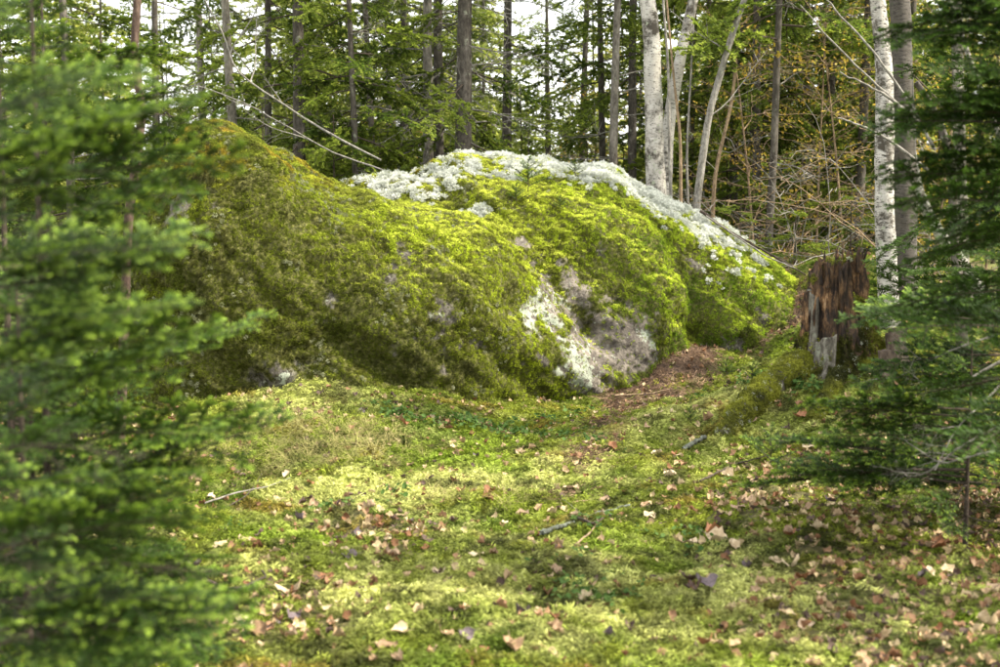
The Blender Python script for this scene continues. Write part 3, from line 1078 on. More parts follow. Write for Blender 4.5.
hero = [(717, 548, 'pale tan', 'cupped', 0, 2.0, 'biggest pale tan leaf, propped up near the right of the clearing'),
        (712, 541, 'rusty brown', 'folded', 0, 1.5, 'brown leaf standing up behind the biggest pale leaf'),
        (733, 553, 'pale tan', 'cupped', 1, 1.4, 'pale leaf leaning on the biggest pale leaf from the right'),
        (776, 568, 'pale tan', 'flat', 0, 1.5, 'long pale leaf right of the propped-up pair'),
        (792, 574, 'pale tan', 'curled', 1, 1.5, 'pale curled leaf at the right end of the propped leaves'),
        (650, 520, 'pale tan', 'flat', 0, 1.3, 'pale tan leaf just right of the lichened twig'),
        (738, 512, 'pinkish tan', 'flat', 0, 1.5, 'pinkish flat leaf at the edge of the fir sprays'),
        (592, 557, 'pale tan', 'flat', 0, 1.4, 'pale flat leaf alone on moss below the lichened twig'),
        (476, 560, 'pale tan', 'flat', 1, 1.2, 'pale leaf on the green moss in mid clearing'),
        (572, 493, 'pinkish tan', 'flat', 0, 1.9, 'long pinkish bark-like leaf on the bright moss'),
        (512, 655, 'light brown', 'cupped', 0, 1.5, 'upright brown leaf at the very front edge'),
        (804, 516, 'light brown', 'curled', 0, 1.6, 'curled brown leaf below the blurred fir spray'),
        (808, 450, 'pale tan', 'flat', 0, 1.4, 'pale leaf on moss left of the dead grey twigs'),
        (800, 421, 'rusty brown', 'curled', 0, 1.6, 'rusty curled leaf just below the rotten stump'),
        (705, 590, 'greyish purple', 'curled', 0, 1.5, 'greyish purple leaf in the dark clump'),
        (690, 587, 'dark brown', 'cupped', 0, 1.5, 'dark brown leaf in the dark clump'),
        (697, 596, 'dark brown', 'folded', 1, 1.3, 'folded dark leaf low in the dark clump'),
        (291, 600, 'pale tan', 'curled', 1, 1.8, 'long pale curled leaf in the front left'),
        (186, 636, 'light brown', 'cupped', 0, 1.9, 'large light brown leaf under the big left fir'),
        (214, 503, 'pale tan', 'flat', 0, 1.3, 'pale flat leaf beside the left bank sticks'),
        (383, 492, 'pinkish tan', 'flat', 0, 1.4, 'pinkish leaf left of the bright moss hump'),
        (520, 457, 'pinkish tan', 'flat', 0, 1.5, 'pinkish leaf on the litter below the boulder'),
        (855, 616, 'rusty brown', 'cupped', 0, 1.3, 'rusty cupped leaf in the right front shade'),
        (920, 560, 'light brown', 'flat', 0, 1.5, 'light brown leaf in the deep shade at right'),
        (988, 632, 'pale tan', 'cupped', 0, 1.5, 'pale leaf in the bottom right corner')]
nleaf = 0
for px, py, cn_, sn, k, s, lb in hero:
    p = G(px, py)
    put_leaf(p[0], p[1], cn_, sn, k, s, lb, 0.25)
    nleaf += 1
used_l = {}
cols_ = list(LC)
while nleaf < 300:
    x = random.uniform(-1.9, 2.6)
    y = 3.9 + 4.6 * random.random() ** 1.15
    if abs(x) > 0.37 * y:
        continue
    _, zl, _ = zones(np.array([x]), np.array([y]))
    if random.random() > 0.40 + 1.1 * float(smooth(0.25, 0.8, zl)[0]):
        continue
    for _ in range(12):
        cn_ = random.choices(cols_, (26, 26, 22, 13, 7, 6))[0]
        sn, kk, sz = random.choice(list(SH)), random.randrange(2), random.uniform(0.55, 1.3)
        key = (cn_, sn, kk, sz > 1.15, sz < .85, place_words(x, y))
        if key not in used_l:
            break
    used_l[key] = 1
    put_leaf(x, y, cn_, sn, kk, sz)
    nleaf += 1

# the finer litter that nobody could count
small_leaves = [leaf_mesh('litter_leaf', M['litter'], 70 + i, 0.042, 0.028, *SH[s]) for i, s in enumerate(SH)]
x, y = ground_pts(30000, -4, 5, 3.4, 12.4)
zb, zl, zr = zones(x, y)
ok = (0.19 + 0.7 * smooth(0.3, 0.85, zl) + 0.22 * smooth(.5, .8, zb)) > rng.random(len(x))
x, y = x[ok], y[ok]
P, Nn = ground_pn(x, y, 0.018)
cc = np.array([[0.38, 0.3, 0.18], [0.29, 0.21, 0.125], [0.22, 0.13, 0.075], [0.14, 0.07, 0.035], [0.08, 0.055, 0.045]])[rng.integers(0, 5, len(x))]
scatter('leaf_litter', P, Nn, 0.5 + 0.7 * rng.random(len(x)), cc, small_leaves, tilt=.4, label='scatter of small dead brown leaves on the moss', cat='litter')

# brown needles and twig bits
g = np.random.default_rng(5)
nm = []
for s in range(2):
    mb = MB()
    for i in range(14):
        p = g.uniform(-.035, .035, 3) * (1, 1, .15); p[2] += .006
        a = g.random() * PI
        L = 0.012 + 0.02 * g.random()
        q = p + np.array([math.cos(a), math.sin(a), g.normal() * .25]) * L
        mb.tube([p, q], 0.0009, 3)
    me = mb.mesh('needle_bits', [M['litter']])
    attr(me, 'tip', 'FLOAT', 'POINT', np.full(len(me.vertices), .8))
    nm.append(me)
x, y = ground_pts(40000, -3, 4.5, 6.5, 12.4)
zb, zl, zr = zones(x, y)
ok = (0.02 + 0.9 * smooth(0.35, 0.7, zb)) > rng.random(len(x))
x, y = x[ok], y[ok]
P, Nn = ground_pn(x, y, 0.004)
cc = lerp([0.05, 0.028, 0.018], [0.34, 0.23, 0.15], rng.random(len(x)) ** 2.0)
scatter('needle_litter', P, Nn, 0.8 + 0.7 * rng.random(len(x)), cc, nm, tilt=.25, label='brown conifer needles littering the notch below the boulder', cat='litter')

# creeping round-leaved plants
pl = []
for s in (1, 2):
    g = np.random.default_rng(40 + s)
    V, Fc = [], []
    for i in range(7):
        c0 = np.array([g.uniform(-.04, .04), g.uniform(-.04, .04), .012 + .02 * g.random()])
        r0 = 0.006 + .005 * g.random()
        tl = g.normal(size=2) * .35
        n0 = len(V)
        V.append(c0)
        for k in range(7):
            a = k * 2 * PI / 7
            V.append(c0 + np.array([math.cos(a) * r0, math.sin(a) * r0, (math.cos(a) * tl[0] + math.sin(a) * tl[1]) * r0 + .002]))
        for k in range(7):
            Fc.append((n0, n0 + 1 + k, n0 + 1 + (k + 1) % 7))
    me = mesh_np('creeping_plant', V, np.array(Fc), [M['plant']])
    attr(me, 'tip', 'FLOAT', 'POINT', np.full(len(V), .6))
    pl.append(me)
x, y = ground_pts(26000, -2.5, 3.5, 3.8, 10)
f = fbm2(x, y, 1.7, 3, 0.6, 41) + .7 * gauss(x, y, -.1, 8.3, .7, .5) + .4 * gauss(x, y, -.6, 6.6, .5, .4) + .35 * gauss(x, y, 1.0, 6.0, .4, .4)
ok = smooth(0.3, 0.8, f) * .6 > rng.random(len(x))
x, y = x[ok], y[ok]
P, Nn = ground_pn(x, y, 0.01)
cc = lerp([0.03, 0.07, 0.012], [0.09, 0.16, 0.035], rng.random(len(x)))
scatter('creeping_plants', P, Nn, 0.8 + 0.5 * rng.random(len(x)), cc, pl, tilt=.2, label='low creeping plants with tiny round dark green leaves', cat='ground cover')

# dry thin grass on the bank
gr = []
for s in (1, 2):
    g = np.random.default_rng(60 + s)
    mb = MB()
    for i in range(16):
        a = g.random() * 2 * PI
        d0 = np.array([math.cos(a), math.sin(a), 0])
        L = .05 + .06 * g.random()
        p0 = g.uniform(-.02, .02, 3) * (1, 1, 0)
        pts = [p0 + d0 * L * .9 * k * k / 9 * 1.0 + np.array([0, 0, L * (k / 3) * (1 - .45 * k / 3)]) for k in range(4)]
        sd_ = np.cross(d0, (0, 0, 1)) * .0011
        Vg = np.array([q for k, p in enumerate(pts) for q in (p - sd_ * (1 - k / 4), p + sd_ * (1 - k / 4))])
        mb.add(Vg, [(2 * k, 2 * k + 1, 2 * k + 3, 2 * k + 2) for k in range(3)])
    me = mb.mesh('dry_grass_tuft', [M['litter']])
    attr(me, 'tip', 'FLOAT', 'POINT', np.full(len(me.vertices), .8))
    gr.append(me)
x, y = ground_pts(30000, -2.6, 2.5, 4, 9.5)
f = gauss(x, y, -.95, 7.5, .65, .45) + .5 * gauss(x, y, -.1, 6.6, .5, .3) + .35 * gauss(x, y, .9, 4.6, .8, .4) + .3 * fbm2(x, y, 2.2, 3, 0.6, 51)
ok = smooth(0.25, 0.9, f) * .55 > rng.random(len(x))
x, y = x[ok], y[ok]
P, Nn = ground_pn(x, y)
cc = lerp([0.15, 0.16, 0.04], [0.32, 0.28, 0.12], rng.random(len(x)))
scatter('dry_grass', P, Nn, 0.6 + 0.6 * rng.random(len(x)), cc, gr, tilt=.3, label='thin dry grass blades on the bank left of the path', cat='grass')


# ------------------------------------------------------------------ conifers
def branch_mesh(name, seed, L=1.0, nlat=22, latk=0.42, sweep=0.1, droop=0.0, step=0.012, nl=0.02, nw=0.0024, flat=True, mats=None, sub=True, rad=0.006, bare=0.12, tipy=0.35, fill=1.0):
    """a spray along +X with needles"""
    g = np.random.default_rng(seed)
    mb = MB()
    twigs = []

    def curve(p0, d0, ln, n, up=0.0, wob=0.05):
        pts = [np.array(p0, float)]
        d_ = np.array(d0, float)
        for i in range(n):
            d_ = d_ + g.normal(size=3) * wob * np.array([1, 1, .6]) + np.array([0, 0, up])
            d_ /= np.linalg.norm(d_)
            pts.append(pts[-1] + d_ * ln / n)
        return np.array(pts)

    main = curve((0, 0, 0), (1, 0, sweep), L, 10, -droop / 10 if droop else 0.0, .04)
    mb.tube(main, np.linspace(rad, rad * .25, 11), 4, 0)
    twigs.append((main, bare + .1))
    for i in range(nlat):
        tpos = bare + (0.97 - bare) * (i + g.random() * .6) / nlat
        k = tpos * 10
        i0 = min(int(k), 9)
        p0 = main[i0] + (main[i0 + 1] - main[i0]) * (k - i0)
        dm = main[i0 + 1] - main[i0]
        dm /= np.linalg.norm(dm)
        side = 1 if i % 2 else -1
        ang = R(42 + 18 * g.random())
        dl = dm * math.cos(ang) + np.array([-dm[1], dm[0], 0]) * side * math.sin(ang) + np.array([0, 0, g.normal() * (.06 if flat else .3)])
        ln = L * latk * (1.05 - tpos) ** .75 * (0.7 + .5 * g.random()) * min(1, .45 + tpos * 2)
        if ln < .03:
            continue
        lat = curve(p0, dl, ln, 5, -droop * .05, .06)
        mb.tube(lat, np.linspace(rad * .4, rad * .15, 6), 3, 0)
        twigs.append((lat, 0.1 if tpos > .3 else .35))
        if sub and ln > .09 * L:
            ns = int(ln / L / .075)
            for j in range(ns):
                tp = .25 + .7 * (j + g.random() * .5) / max(ns, 1)
                k = tp * 5
                i1 = min(int(k), 4)
                q0 = lat[i1] + (lat[i1 + 1] - lat[i1]) * (k - i1)
                dn = lat[i1 + 1] - lat[i1]; dn /= np.linalg.norm(dn)
                sg = 1 if j % 2 else -1
                an = R(40 + 15 * g.random())
                d2 = dn * math.cos(an) + np.array([-dn[1], dn[0], 0]) * sg * math.sin(an) + np.array([0, 0, g.normal() * (.06 if flat else .3)])
                l2 = ln * .5 * (1.1 - tp) * (.7 + .5 * g.random())
                tw = curve(q0, d2, l2, 3, -droop * .05, .05)
                mb.tube(tw, np.linspace(rad * .25, rad * .12, 4), 3, 0)
                twigs.append((tw, 0.0))
    Vn, Fn, tipn = [], [], []
    nv = 0
    for pts, start in twigs:
        seg = np.linalg.norm(np.diff(pts, axis=0), axis=1)
        cum = np.concatenate([[0], np.cumsum(seg)])
        tot = cum[-1]
        if g.random() > fill:
            continue
        s = np.arange(start * tot, tot, step)
        if len(s) == 0:
            continue
        s = np.repeat(s, 2 if flat else 3)
        s = s + g.uniform(-.5, .5, len(s)) * step
        s = np.clip(s, 0, tot * .999)
        Pn = np.stack([np.interp(s, cum, pts[:, k]) for k in range(3)], -1)
        ii = np.clip(np.searchsorted(cum, s) - 1, 0, len(pts) - 2)
        D = (pts[1:] - pts[:-1])[ii]
        D /= np.linalg.norm(D, axis=1)[:, None]
        n = len(s)
        sidev = np.cross(D, (0, 0, 1)); sidev /= np.linalg.norm(sidev, axis=1)[:, None] + 1e-9
        upv = np.cross(sidev, D)
        if flat:
            ph = np.where(np.arange(n) % 2, 0, PI) + g.normal(size=n) * .45 
            ph = np.where(ph < PI / 2, ph + .25, ph - .25)
        else:
            ph = g.uniform(-.5, PI + .5, n)
        out = sidev * np.cos(ph)[:, None] + upv * np.sin(ph)[:, None]
        fw = .65 + .3 * g.random(n)
        nd = out + D * fw[:, None]
        nd /= np.linalg.norm(nd, axis=1)[:, None]
        ln = nl * (.75 + .4 * g.random(n)) * np.clip(1.25 - (s / tot) ** 6, .5, 1)
        wv = np.cross(nd, upv * .9 + g.normal(size=(n, 3)) * .25)
        wv /= np.linalg.norm(wv, axis=1)[:, None] + 1e-9
        a = Pn - wv * nw / 2
        b_ = Pn + wv * nw / 2
        c_ = Pn + nd * ln[:, None] * .55 + wv * nw * .55
        c2 = Pn + nd * ln[:, None] * .55 - wv * nw * .55
        e = Pn + nd * ln[:, None]
        Vn.append(np.stack([a, b_, c_, e, c2], 1).reshape(-1, 3))
        base = nv + np.arange(n)[:, None] * 5
        Fn.append(np.concatenate([base + np.array([[0, 1, 2]]), base + np.array([[0, 2, 4]]), base + np.array([[4, 2, 3]])]))
        tt = np.clip((s / tot - (1 - tipy)) / tipy, 0, 1) * (.4 + .6 * g.random(n))
        tipn.append(np.repeat(tt, 5))
        nv += n * 5
    n_wood = mb.n
    Vn, Fn = np.concatenate(Vn), np.concatenate(Fn)
    mb.add(Vn, Fn, 1)
    me = mb.mesh(name, mats)
    attr(me, 'tip', 'FLOAT', 'POINT', np.concatenate([np.zeros(n_wood), np.concatenate(tipn)]))
    return me


def dead_branch_mesh(name, seed, L=1.0, mat=None, rad=0.008, n=12, droop=.1):
    g = np.random.default_rng(seed)
    mb = MB()

    def go(p0, d0, ln, r0, lev):
        n_ = 7 if lev == 0 else 4
        pts = [np.array(p0, float)]
        d_ = np.array(d0, float)
        for i in range(n_):
            d_ = d_ + g.normal(size=3) * (.10 if lev == 0 else .16) + np.array([0, 0, -droop / n_])
            d_ /= np.linalg.norm(d_)
            pts.append(pts[-1] + d_ * ln / n_)
        pts = np.array(pts)
        mb.tube(pts, np.linspace(r0, r0 * .25, n_ + 1), 4 if lev == 0 else 3, 0)
        if lev < 2:
            for k in range(n if lev == 0 else 3):
                tp = .2 + .75 * g.random()
                i0 = int(tp * n_)
                q = pts[i0] + (pts[min(i0 + 1, n_)] - pts[i0]) * (tp * n_ - i0)
                dd_ = pts[min(i0 + 1, n_)] - pts[max(i0 - 1, 0)]
                dd_ /= np.linalg.norm(dd_)
                sd_ = g.normal(size=3); sd_ -= dd_ * (sd_ @ dd_); sd_ /= np.linalg.norm(sd_)
                go(q, dd_ * .7 + sd_ * .8, ln * (.4 if lev == 0 else .45) * (1.1 - tp) * (.6 + .8 * g.random()), r0 * .45, lev + 1)

    go((0, 0, 0), (1, 0, .05), L, rad, 0)
    return mb.mesh(name, [mat])


def trunk_mesh(name, pts, r0, r1, mat, sides=12, seg=26, noise=.16, flare=.5, nscale=7):
    """a tapered, slightly knobbly trunk through pts (local coordinates)"""
    pts = np.asarray(pts, float)
    s = np.linspace(0, 1, len(pts))
    u_ = np.linspace(0, 1, seg)
    if len(pts) > 2:
        k = np.minimum((u_ * (len(pts) - 1)).astype(int), len(pts) - 2)
        f = u_ * (len(pts) - 1) - k
        Pm = np.vstack([2 * pts[0] - pts[1], pts, 2 * pts[-1] - pts[-2]])
        a, b_, c_, d_ = Pm[k], Pm[k + 1], Pm[k + 2], Pm[k + 3]
        f = f[:, None]
        Q = .5 * (2 * b_ + (c_ - a) * f + (2 * a - 5 * b_ + 4 * c_ - d_) * f ** 2 + (3 * b_ - a - 3 * c_ + d_) * f ** 3)
    else:
        Q = pts[0] + (pts[1] - pts[0]) * u_[:, None]
    L = np.linalg.norm(pts[-1] - pts[0])
    Q = Q + 0.25 * r0 * np.stack([vnoise(np.stack([u_ * L * 1.1, u_ * 0 + r0 * 50, u_ * 0], -1)), vnoise(np.stack([u_ * L * 1.1, u_ * 0 + 7, u_ * 0 + r0 * 90], -1)), u_ * 0], -1)
    rad = r0 + (r1 - r0) * u_
    rad = rad * (1 + flare * np.exp(-u_ * L / (r0 * 2.2)))
    mb = MB()
    mb.tube(Q, rad, sides, 0, cap=True, noise=noise, nscale=nscale)
    return mb.mesh(name, [mat], True), Q, rad


NB, ND = (M['twig_bark'], M['needle_fg']), (M['twig_bark'], M['needle_shaded'])
FG = [branch_mesh('fir_branch', s, 1.0, 17, .46, .12, .1, .0062, .030, .0050, True, NB, rad=.007, bare=.12) for s in (1, 2, 3, 4)]
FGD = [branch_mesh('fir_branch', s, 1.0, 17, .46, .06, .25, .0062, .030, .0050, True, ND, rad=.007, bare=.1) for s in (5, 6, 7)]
BGs = [branch_mesh('spruce_branch', s, 1.0, 18, .4, .0, .35, .0125, .031, .010, False, (M['twig_bark'], M['needle_bg']), rad=.008, bare=.2) for s in (8, 9, 10, 11)]
FARs = [branch_mesh('spruce_branch', s, 1.0, 13, .4, .0, .3, .026, .07, .027, False, (M['twig_bark'], M['needle_far']), rad=.008, bare=.1, sub=False) for s in (12, 13)]
SPARSE = [branch_mesh('spruce_branch', s, 1.0, 12, .36, .0, .3, .02, .024, .007, False, (M['grey_twig'], M['needle_bg']), rad=.008, bare=.3, fill=.6) for s in (14, 15, 16)]
DEADFIR = [branch_mesh('brown_branch', s, 1.0, 14, .4, .0, .3, .016, .022, .005, True, (M['twig_bark'], M['needle_dead']), rad=.007, bare=.2, fill=.5) for s in (17,)]
DEADB = [dead_branch_mesh('dead_branch', s, 1.0, M['grey_twig'], .009, 10) for s in (18, 19, 20, 21)]
DEADD = [dead_branch_mesh('dead_branch', s, 1.0, M['twig_bark'], .008, 12) for s in (22, 23, 24)]
TANB = [dead_branch_mesh('bare_twig', s, 1.0, M['tan_twig'], .007, 12, droop=.2) for s in (25, 26, 27)]


def add_branch(root, name, me, loc, az, tilt, L, roll=0.0):
    e = (Matrix.Rotation(az, 4, 'Z') @ Matrix.Rotation(-tilt, 4, 'Y') @ Matrix.Rotation(roll, 4, 'X')).to_euler()
    return obj(name, me, root, loc, e, L)


def conifer(name, label, base, pts, r0, r1, bark, live=(0.4, 1.0), nlive=40, blen=(1.2, 0.4), temps=BGs, ndead=16, dlen=(.5, 1.2), dtemps=DEADB, dead=(0.08, 0.6),
            tilt=(-.25, .15), group=None, cat='spruce tree', seed=0, sides=12, azbias=None, flare=.5, bname='branch', noise=.16):
    g = random.Random(seed * 77 + 5)
    root = obj(name, None, loc=tuple(base), label=label, cat=cat, group=group)
    tm, Q, rad = trunk_mesh('trunk', pts, r0, r1, bark, sides=sides, flare=flare, noise=noise)
    obj('trunk', tm, root)

    def point(t_):
        k = t_ * (len(Q) - 1)
        i = min(int(k), len(Q) - 2)
        return Q[i] + (Q[i + 1] - Q[i]) * (k - i)

    ga = g.random() * 6
    for i in range(nlive):
        t_ = live[0] + (live[1] - live[0]) * (i + g.random() * .7) / nlive
        f = (t_ - live[0]) / (live[1] - live[0])
        az = ga + i * 2.4 + g.gauss(0, .3)
        if azbias is not None and g.random() < azbias[1]:
            az = azbias[0] + g.gauss(0, .6)
        L = (blen[0] + (blen[1] - blen[0]) * f) * g.uniform(.75, 1.15)
        add_branch(root, bname, g.choice(temps), point(t_), az, tilt[0] + (tilt[1] - tilt[0]) * f + g.gauss(0, .16), L, g.gauss(0, .35))
    for i in range(ndead):
        t_ = dead[0] + (dead[1] - dead[0]) * (i + g.random()) / ndead
        add_branch(root, 'dead_branch', g.choice(dtemps), point(t_), g.random() * 2 * PI, g.uniform(-.35, .3), g.uniform(*dlen), g.random() * 6)
    return root


def spruce_px(label, pxt, pxb, D, wpx, h=9.0, bark='spruce_bark', seed=0, **kw):
    """a trunk that crosses the photo's top edge at column pxt and row 190 at column pxb, D metres ahead"""
    s = D / FPX
    xb = (pxb - 500) * s
    slope = (pxt - pxb) / 190.0
    zb = H1(xb, D)
    x0 = xb - slope * (CAMH - zb)
    base = np.array([x0, D, zb - .05])
    pts = [(0, 0, 0), (slope * h * .35, 0.02, h * .35), (slope * h * .7, -.02, h * .7), (slope * h, 0, h)]
    r = wpx * s / 2
    kw.setdefault('group', 'spruces standing behind the boulder')
    return conifer('spruce_tree', label, base, pts, r * 1.12, r * .25, M[bark], seed=seed, **kw)


# mid-distance spruces behind the boulder
spruce_px('dark low-boughed spruce directly behind the dense brush', 752, 755, 16, 9, seed=61, live=(.06, 1), nlive=76, blen=(1.7, .5))
spruce_px('dark low-boughed spruce behind the right tip of the boulder', 828, 825, 16.5, 9, seed=62, live=(.06, 1), nlive=76, blen=(1.7, .5))
spruce_px('dark full spruce between the curved tree and the brush', 690, 688, 18, 8, seed=63, live=(.06, 1), nlive=70, blen=(1.6, .5))
spruce_px('green full spruce over the dip between the humps', 272, 268, 16.5, 8, seed=64, live=(.08, 1), nlive=70, blen=(1.6, .5))
spruce_px('green full spruce between the leafy dark one and the twin trunks', 405, 402, 17, 7, seed=65, live=(.08, 1), nlive=64, blen=(1.4, .5))
lowlive = dict(live=(.14, 1.0), nlive=52)
spruce_px('slim grey spruce trunk rising behind the left end of the boulder', 203, 206, 17, 8, seed=1, live=(.16, 1), nlive=48, ndead=22, dlen=(.6, 1.3), temps=SPARSE + BGs[:3], bark='spruce_bark_pale')
spruce_px('straight grey spruce trunk above the highest point of the boulder', 229, 237, 15, 10, seed=2, live=(.16, 1), nlive=48, ndead=24, dlen=(.6, 1.3), temps=SPARSE + BGs[:3], bark='spruce_bark_pale')
spruce_px('leafy dark spruce just right of the highest point of the boulder', 300, 301, 14, 13, seed=3, live=(.10, 1), nlive=70, blen=(1.5, .5), temps=BGs, ndead=8)
spruce_px('young full green spruce left of the twin grey trunks', 352, 356, 13.6, 7, h=7, seed=4, live=(.10, 1), nlive=64, blen=(1.25, .4), temps=BGs, ndead=10)
spruce_px('thin dark spruce with orange-lit bark left of the twin trunks', 368, 374, 16, 6, seed=5, live=(.25, 1), nlive=40, ndead=14)
spruce_px('thin dark spruce pressed against the twin trunks from the left', 389, 390, 18, 6, seed=6, live=(.25, 1), nlive=40, ndead=14)
spruce_px('left trunk of the twin grey spruces with a pale lichen spot', 428, 428, 14.5, 11, seed=7, live=(.2, 1), nlive=58, ndead=30, dlen=(.6, 1.5), temps=SPARSE + BGs[:3], bark='spruce_bark_pale')
spruce_px('darker right trunk of the twin spruces', 438, 439, 15.0, 11, seed=8, live=(.2, 1), nlive=58, ndead=26, dlen=(.6, 1.5), temps=SPARSE + BGs[:3])
spruce_px('thickest rough grey spruce trunk right of the twin spruces', 465, 466, 14.2, 17, seed=9, live=(.2, 1), nlive=58, ndead=30, dlen=(.7, 1.6), temps=SPARSE + BGs[:3])
spruce_px('medium dark spruce trunk beside the bright gap in the canopy', 507, 506, 17, 10, seed=10, live=(.3, 1), nlive=36, ndead=24, dlen=(.6, 1.3), temps=SPARSE + BGs[:3])
spruce_px('thin spruce trunk at the left edge of the pair above the lichen crest', 598, 602, 17.5, 7, seed=11, live=(.16, 1), nlive=48, ndead=14)
spruce_px('spruce trunk lit orange on its right side left of the white birches', 615, 611, 15.5, 9, seed=12, live=(.38, 1), nlive=30, ndead=18, dlen=(.5, 1.2), temps=SPARSE + BGs[:3], bark='spruce_bark_pale')
spruce_px('dark spruce trunk just left of the white birches', 630, 631, 16.5, 9, seed=13, live=(.26, 1), nlive=58, ndead=14)
spruce_px('dark spruce trunk behind the tangle of brush', 733, 732, 17, 9, seed=14, live=(.2, 1), nlive=50, ndead=10)
spruce_px('slender spruce between the brush and the big birch', 800, 806, 18, 8, seed=15, live=(.12, 1), nlive=60, blen=(1.5, .5))
spruce_px('dark bushy spruce behind the big white birch', 862, 858, 15.5, 10, seed=16, live=(.1, 1), nlive=64, blen=(1.5, .5))
spruce_px('grey spruce trunk right of the big birch with peeling bark', 948, 958, 11.5, 12, seed=17, live=(.36, 1), nlive=26, ndead=14, temps=SPARSE + BGs[:3], bark='spruce_bark_pale')
spruce_px('spruce at the far right edge behind the leaning birch', 1010, 1005, 14, 11, seed=18, live=(.12, 1), nlive=60, blen=(1.5, .5))
spruce_px('tall bushy spruce half hidden by the left firs', 70, 72, 13, 9, seed=19, live=(.1, 1), nlive=56, blen=(1.5, .5))
spruce_px('bushy spruce left of the grey slim trunks', 160, 158, 19, 8, seed=20, live=(.2, 1), nlive=44, blen=(1.3, .5))
spruce_px('leafy spruce in the gap behind the middle of the boulder', 545, 548, 21, 7, h=5.0, seed=21, live=(.1, 1), nlive=60, blen=(1.3, .3), temps=BGs)
spruce_px('pale leafy spruce just right of the bright canopy gap', 585, 580, 20, 7, seed=22, live=(.12, 1), nlive=60, blen=(1.2, .4))
spruce_px('spruce with low boughs behind the thin curved tree', 705, 703, 19, 7, seed=23, live=(.12, 1), nlive=60, blen=(1.4, .4))
spruce_px('bushy spruce filling the corner behind the right firs', 905, 910, 17, 9, seed=24, live=(.1, 1), nlive=60, blen=(1.5, .5))
spruce_px('spruce whose boughs hang over the brush', 775, 770, 13.5, 8, seed=25, live=(.3, 1), nlive=48, blen=(1.5, .5))

# far wood: each tree a trunk and a crown, four crowns shared
def crown_mesh(seed, h=9.0, r=2.1, n=104):
    g = np.random.default_rng(seed)
    out = MB()
    tips = []
    src = []
    for me in FARs:
        V_, _ = get_np(me)
        T_ = tris_of(me)
        a_ = np.empty(len(me.vertices), np.float32); me.attributes['tip'].data.foreach_get('value', a_)
        src.append((V_, T_, a_))
    for i in range(n):
        f = (i + g.random()) / n
        V_, T_, a_ = src[g.integers(len(src))]
        az = i * 2.4 + g.random()
        L = (r * (1 - f) + .25) * g.uniform(.7, 1.15)
        Mx = np.array(Matrix.Rotation(az, 3, 'Z') @ Matrix.Rotation(.3 - .5 * f, 3, 'Y'))
        out.add(V_ * L @ Mx.T + np.array([0, 0, h * (.08 + .92 * f)]), T_)
        tips.append(a_)
    me = out.mesh('crown', [M['needle_far']])
    attr(me, 'tip', 'FLOAT', 'POINT', np.concatenate(tips))
    return me


crowns = [crown_mesh(s, 9, rr) for s, rr in ((31, 1.4), (32, 1.8), (33, 1.2), (34, 1.6))]
farm, _, _ = trunk_mesh('trunk', [(0, 0, 0), (0.05, 0, 4), (0, 0.03, 9)], .05, .012, M['spruce_bark'], sides=8, seg=14)
ORD = 'first second third fourth fifth sixth seventh eighth ninth tenth eleventh twelfth thirteenth fourteenth fifteenth sixteenth seventeenth eighteenth nineteenth twentieth twenty-first twenty-second twenty-third twenty-fourth twenty-fifth twenty-sixth'.split()
g = random.Random(12)
rows = [('nearest', 23, 16, .45), ('middle', 29, 20, .6), ('farthest', 38, 26, .9)]
for rn, D, n, jit in rows:
    for i in range(n):
        px = -60 + 1120 * (i + .5 + g.uniform(-.3, .3)) / n
        if (520 < px < 600 or 130 < px < 290) and rn != 'farthest':
            continue
        Dj = D + g.uniform(-2, 2)
        x0 = (px - 500) / FPX * Dj
        s = g.uniform(.65, 1.1) * (.62 if 515 < px < 605 else 1.0)
        o = obj('spruce_tree', None, loc=(x0, Dj, H1(x0, Dj) - .1), rot=(g.gauss(0, .02), g.gauss(0, .02), g.random() * 6), scl=s,
                label=f'{ORD[i]} sunlit spruce from the left in the {rn} row of the far wood', cat='spruce tree', group='far spruces of the wood')
        obj('trunk', farm, o)
        obj('crown', g.choice(crowns), o)


g = random.Random(33)
for i in range(20):
    px = -20 + 1040 * (i + .5 + g.uniform(-.3, .3)) / 20
    Dj = g.uniform(16, 22)
    x0 = (px - 500) / FPX * Dj
    hh = g.uniform(1.9, 3.6) * (.8 if 500 < px < 620 else 1)
    conifer('spruce_tree', f'{ORD[i]} from the left among the shoulder-high spruces under the wood', (x0, Dj, H1(x0, Dj) - .05), [(0, 0, 0), (.03, 0, hh / 2), (0, 0, hh)], .025, .006, M['twig_bark'],
            live=(.08, 1), nlive=34, blen=(1.1, .2), ndead=0, group='young spruces under the wood', seed=500 + i, sides=6, tilt=(-.1, .4))

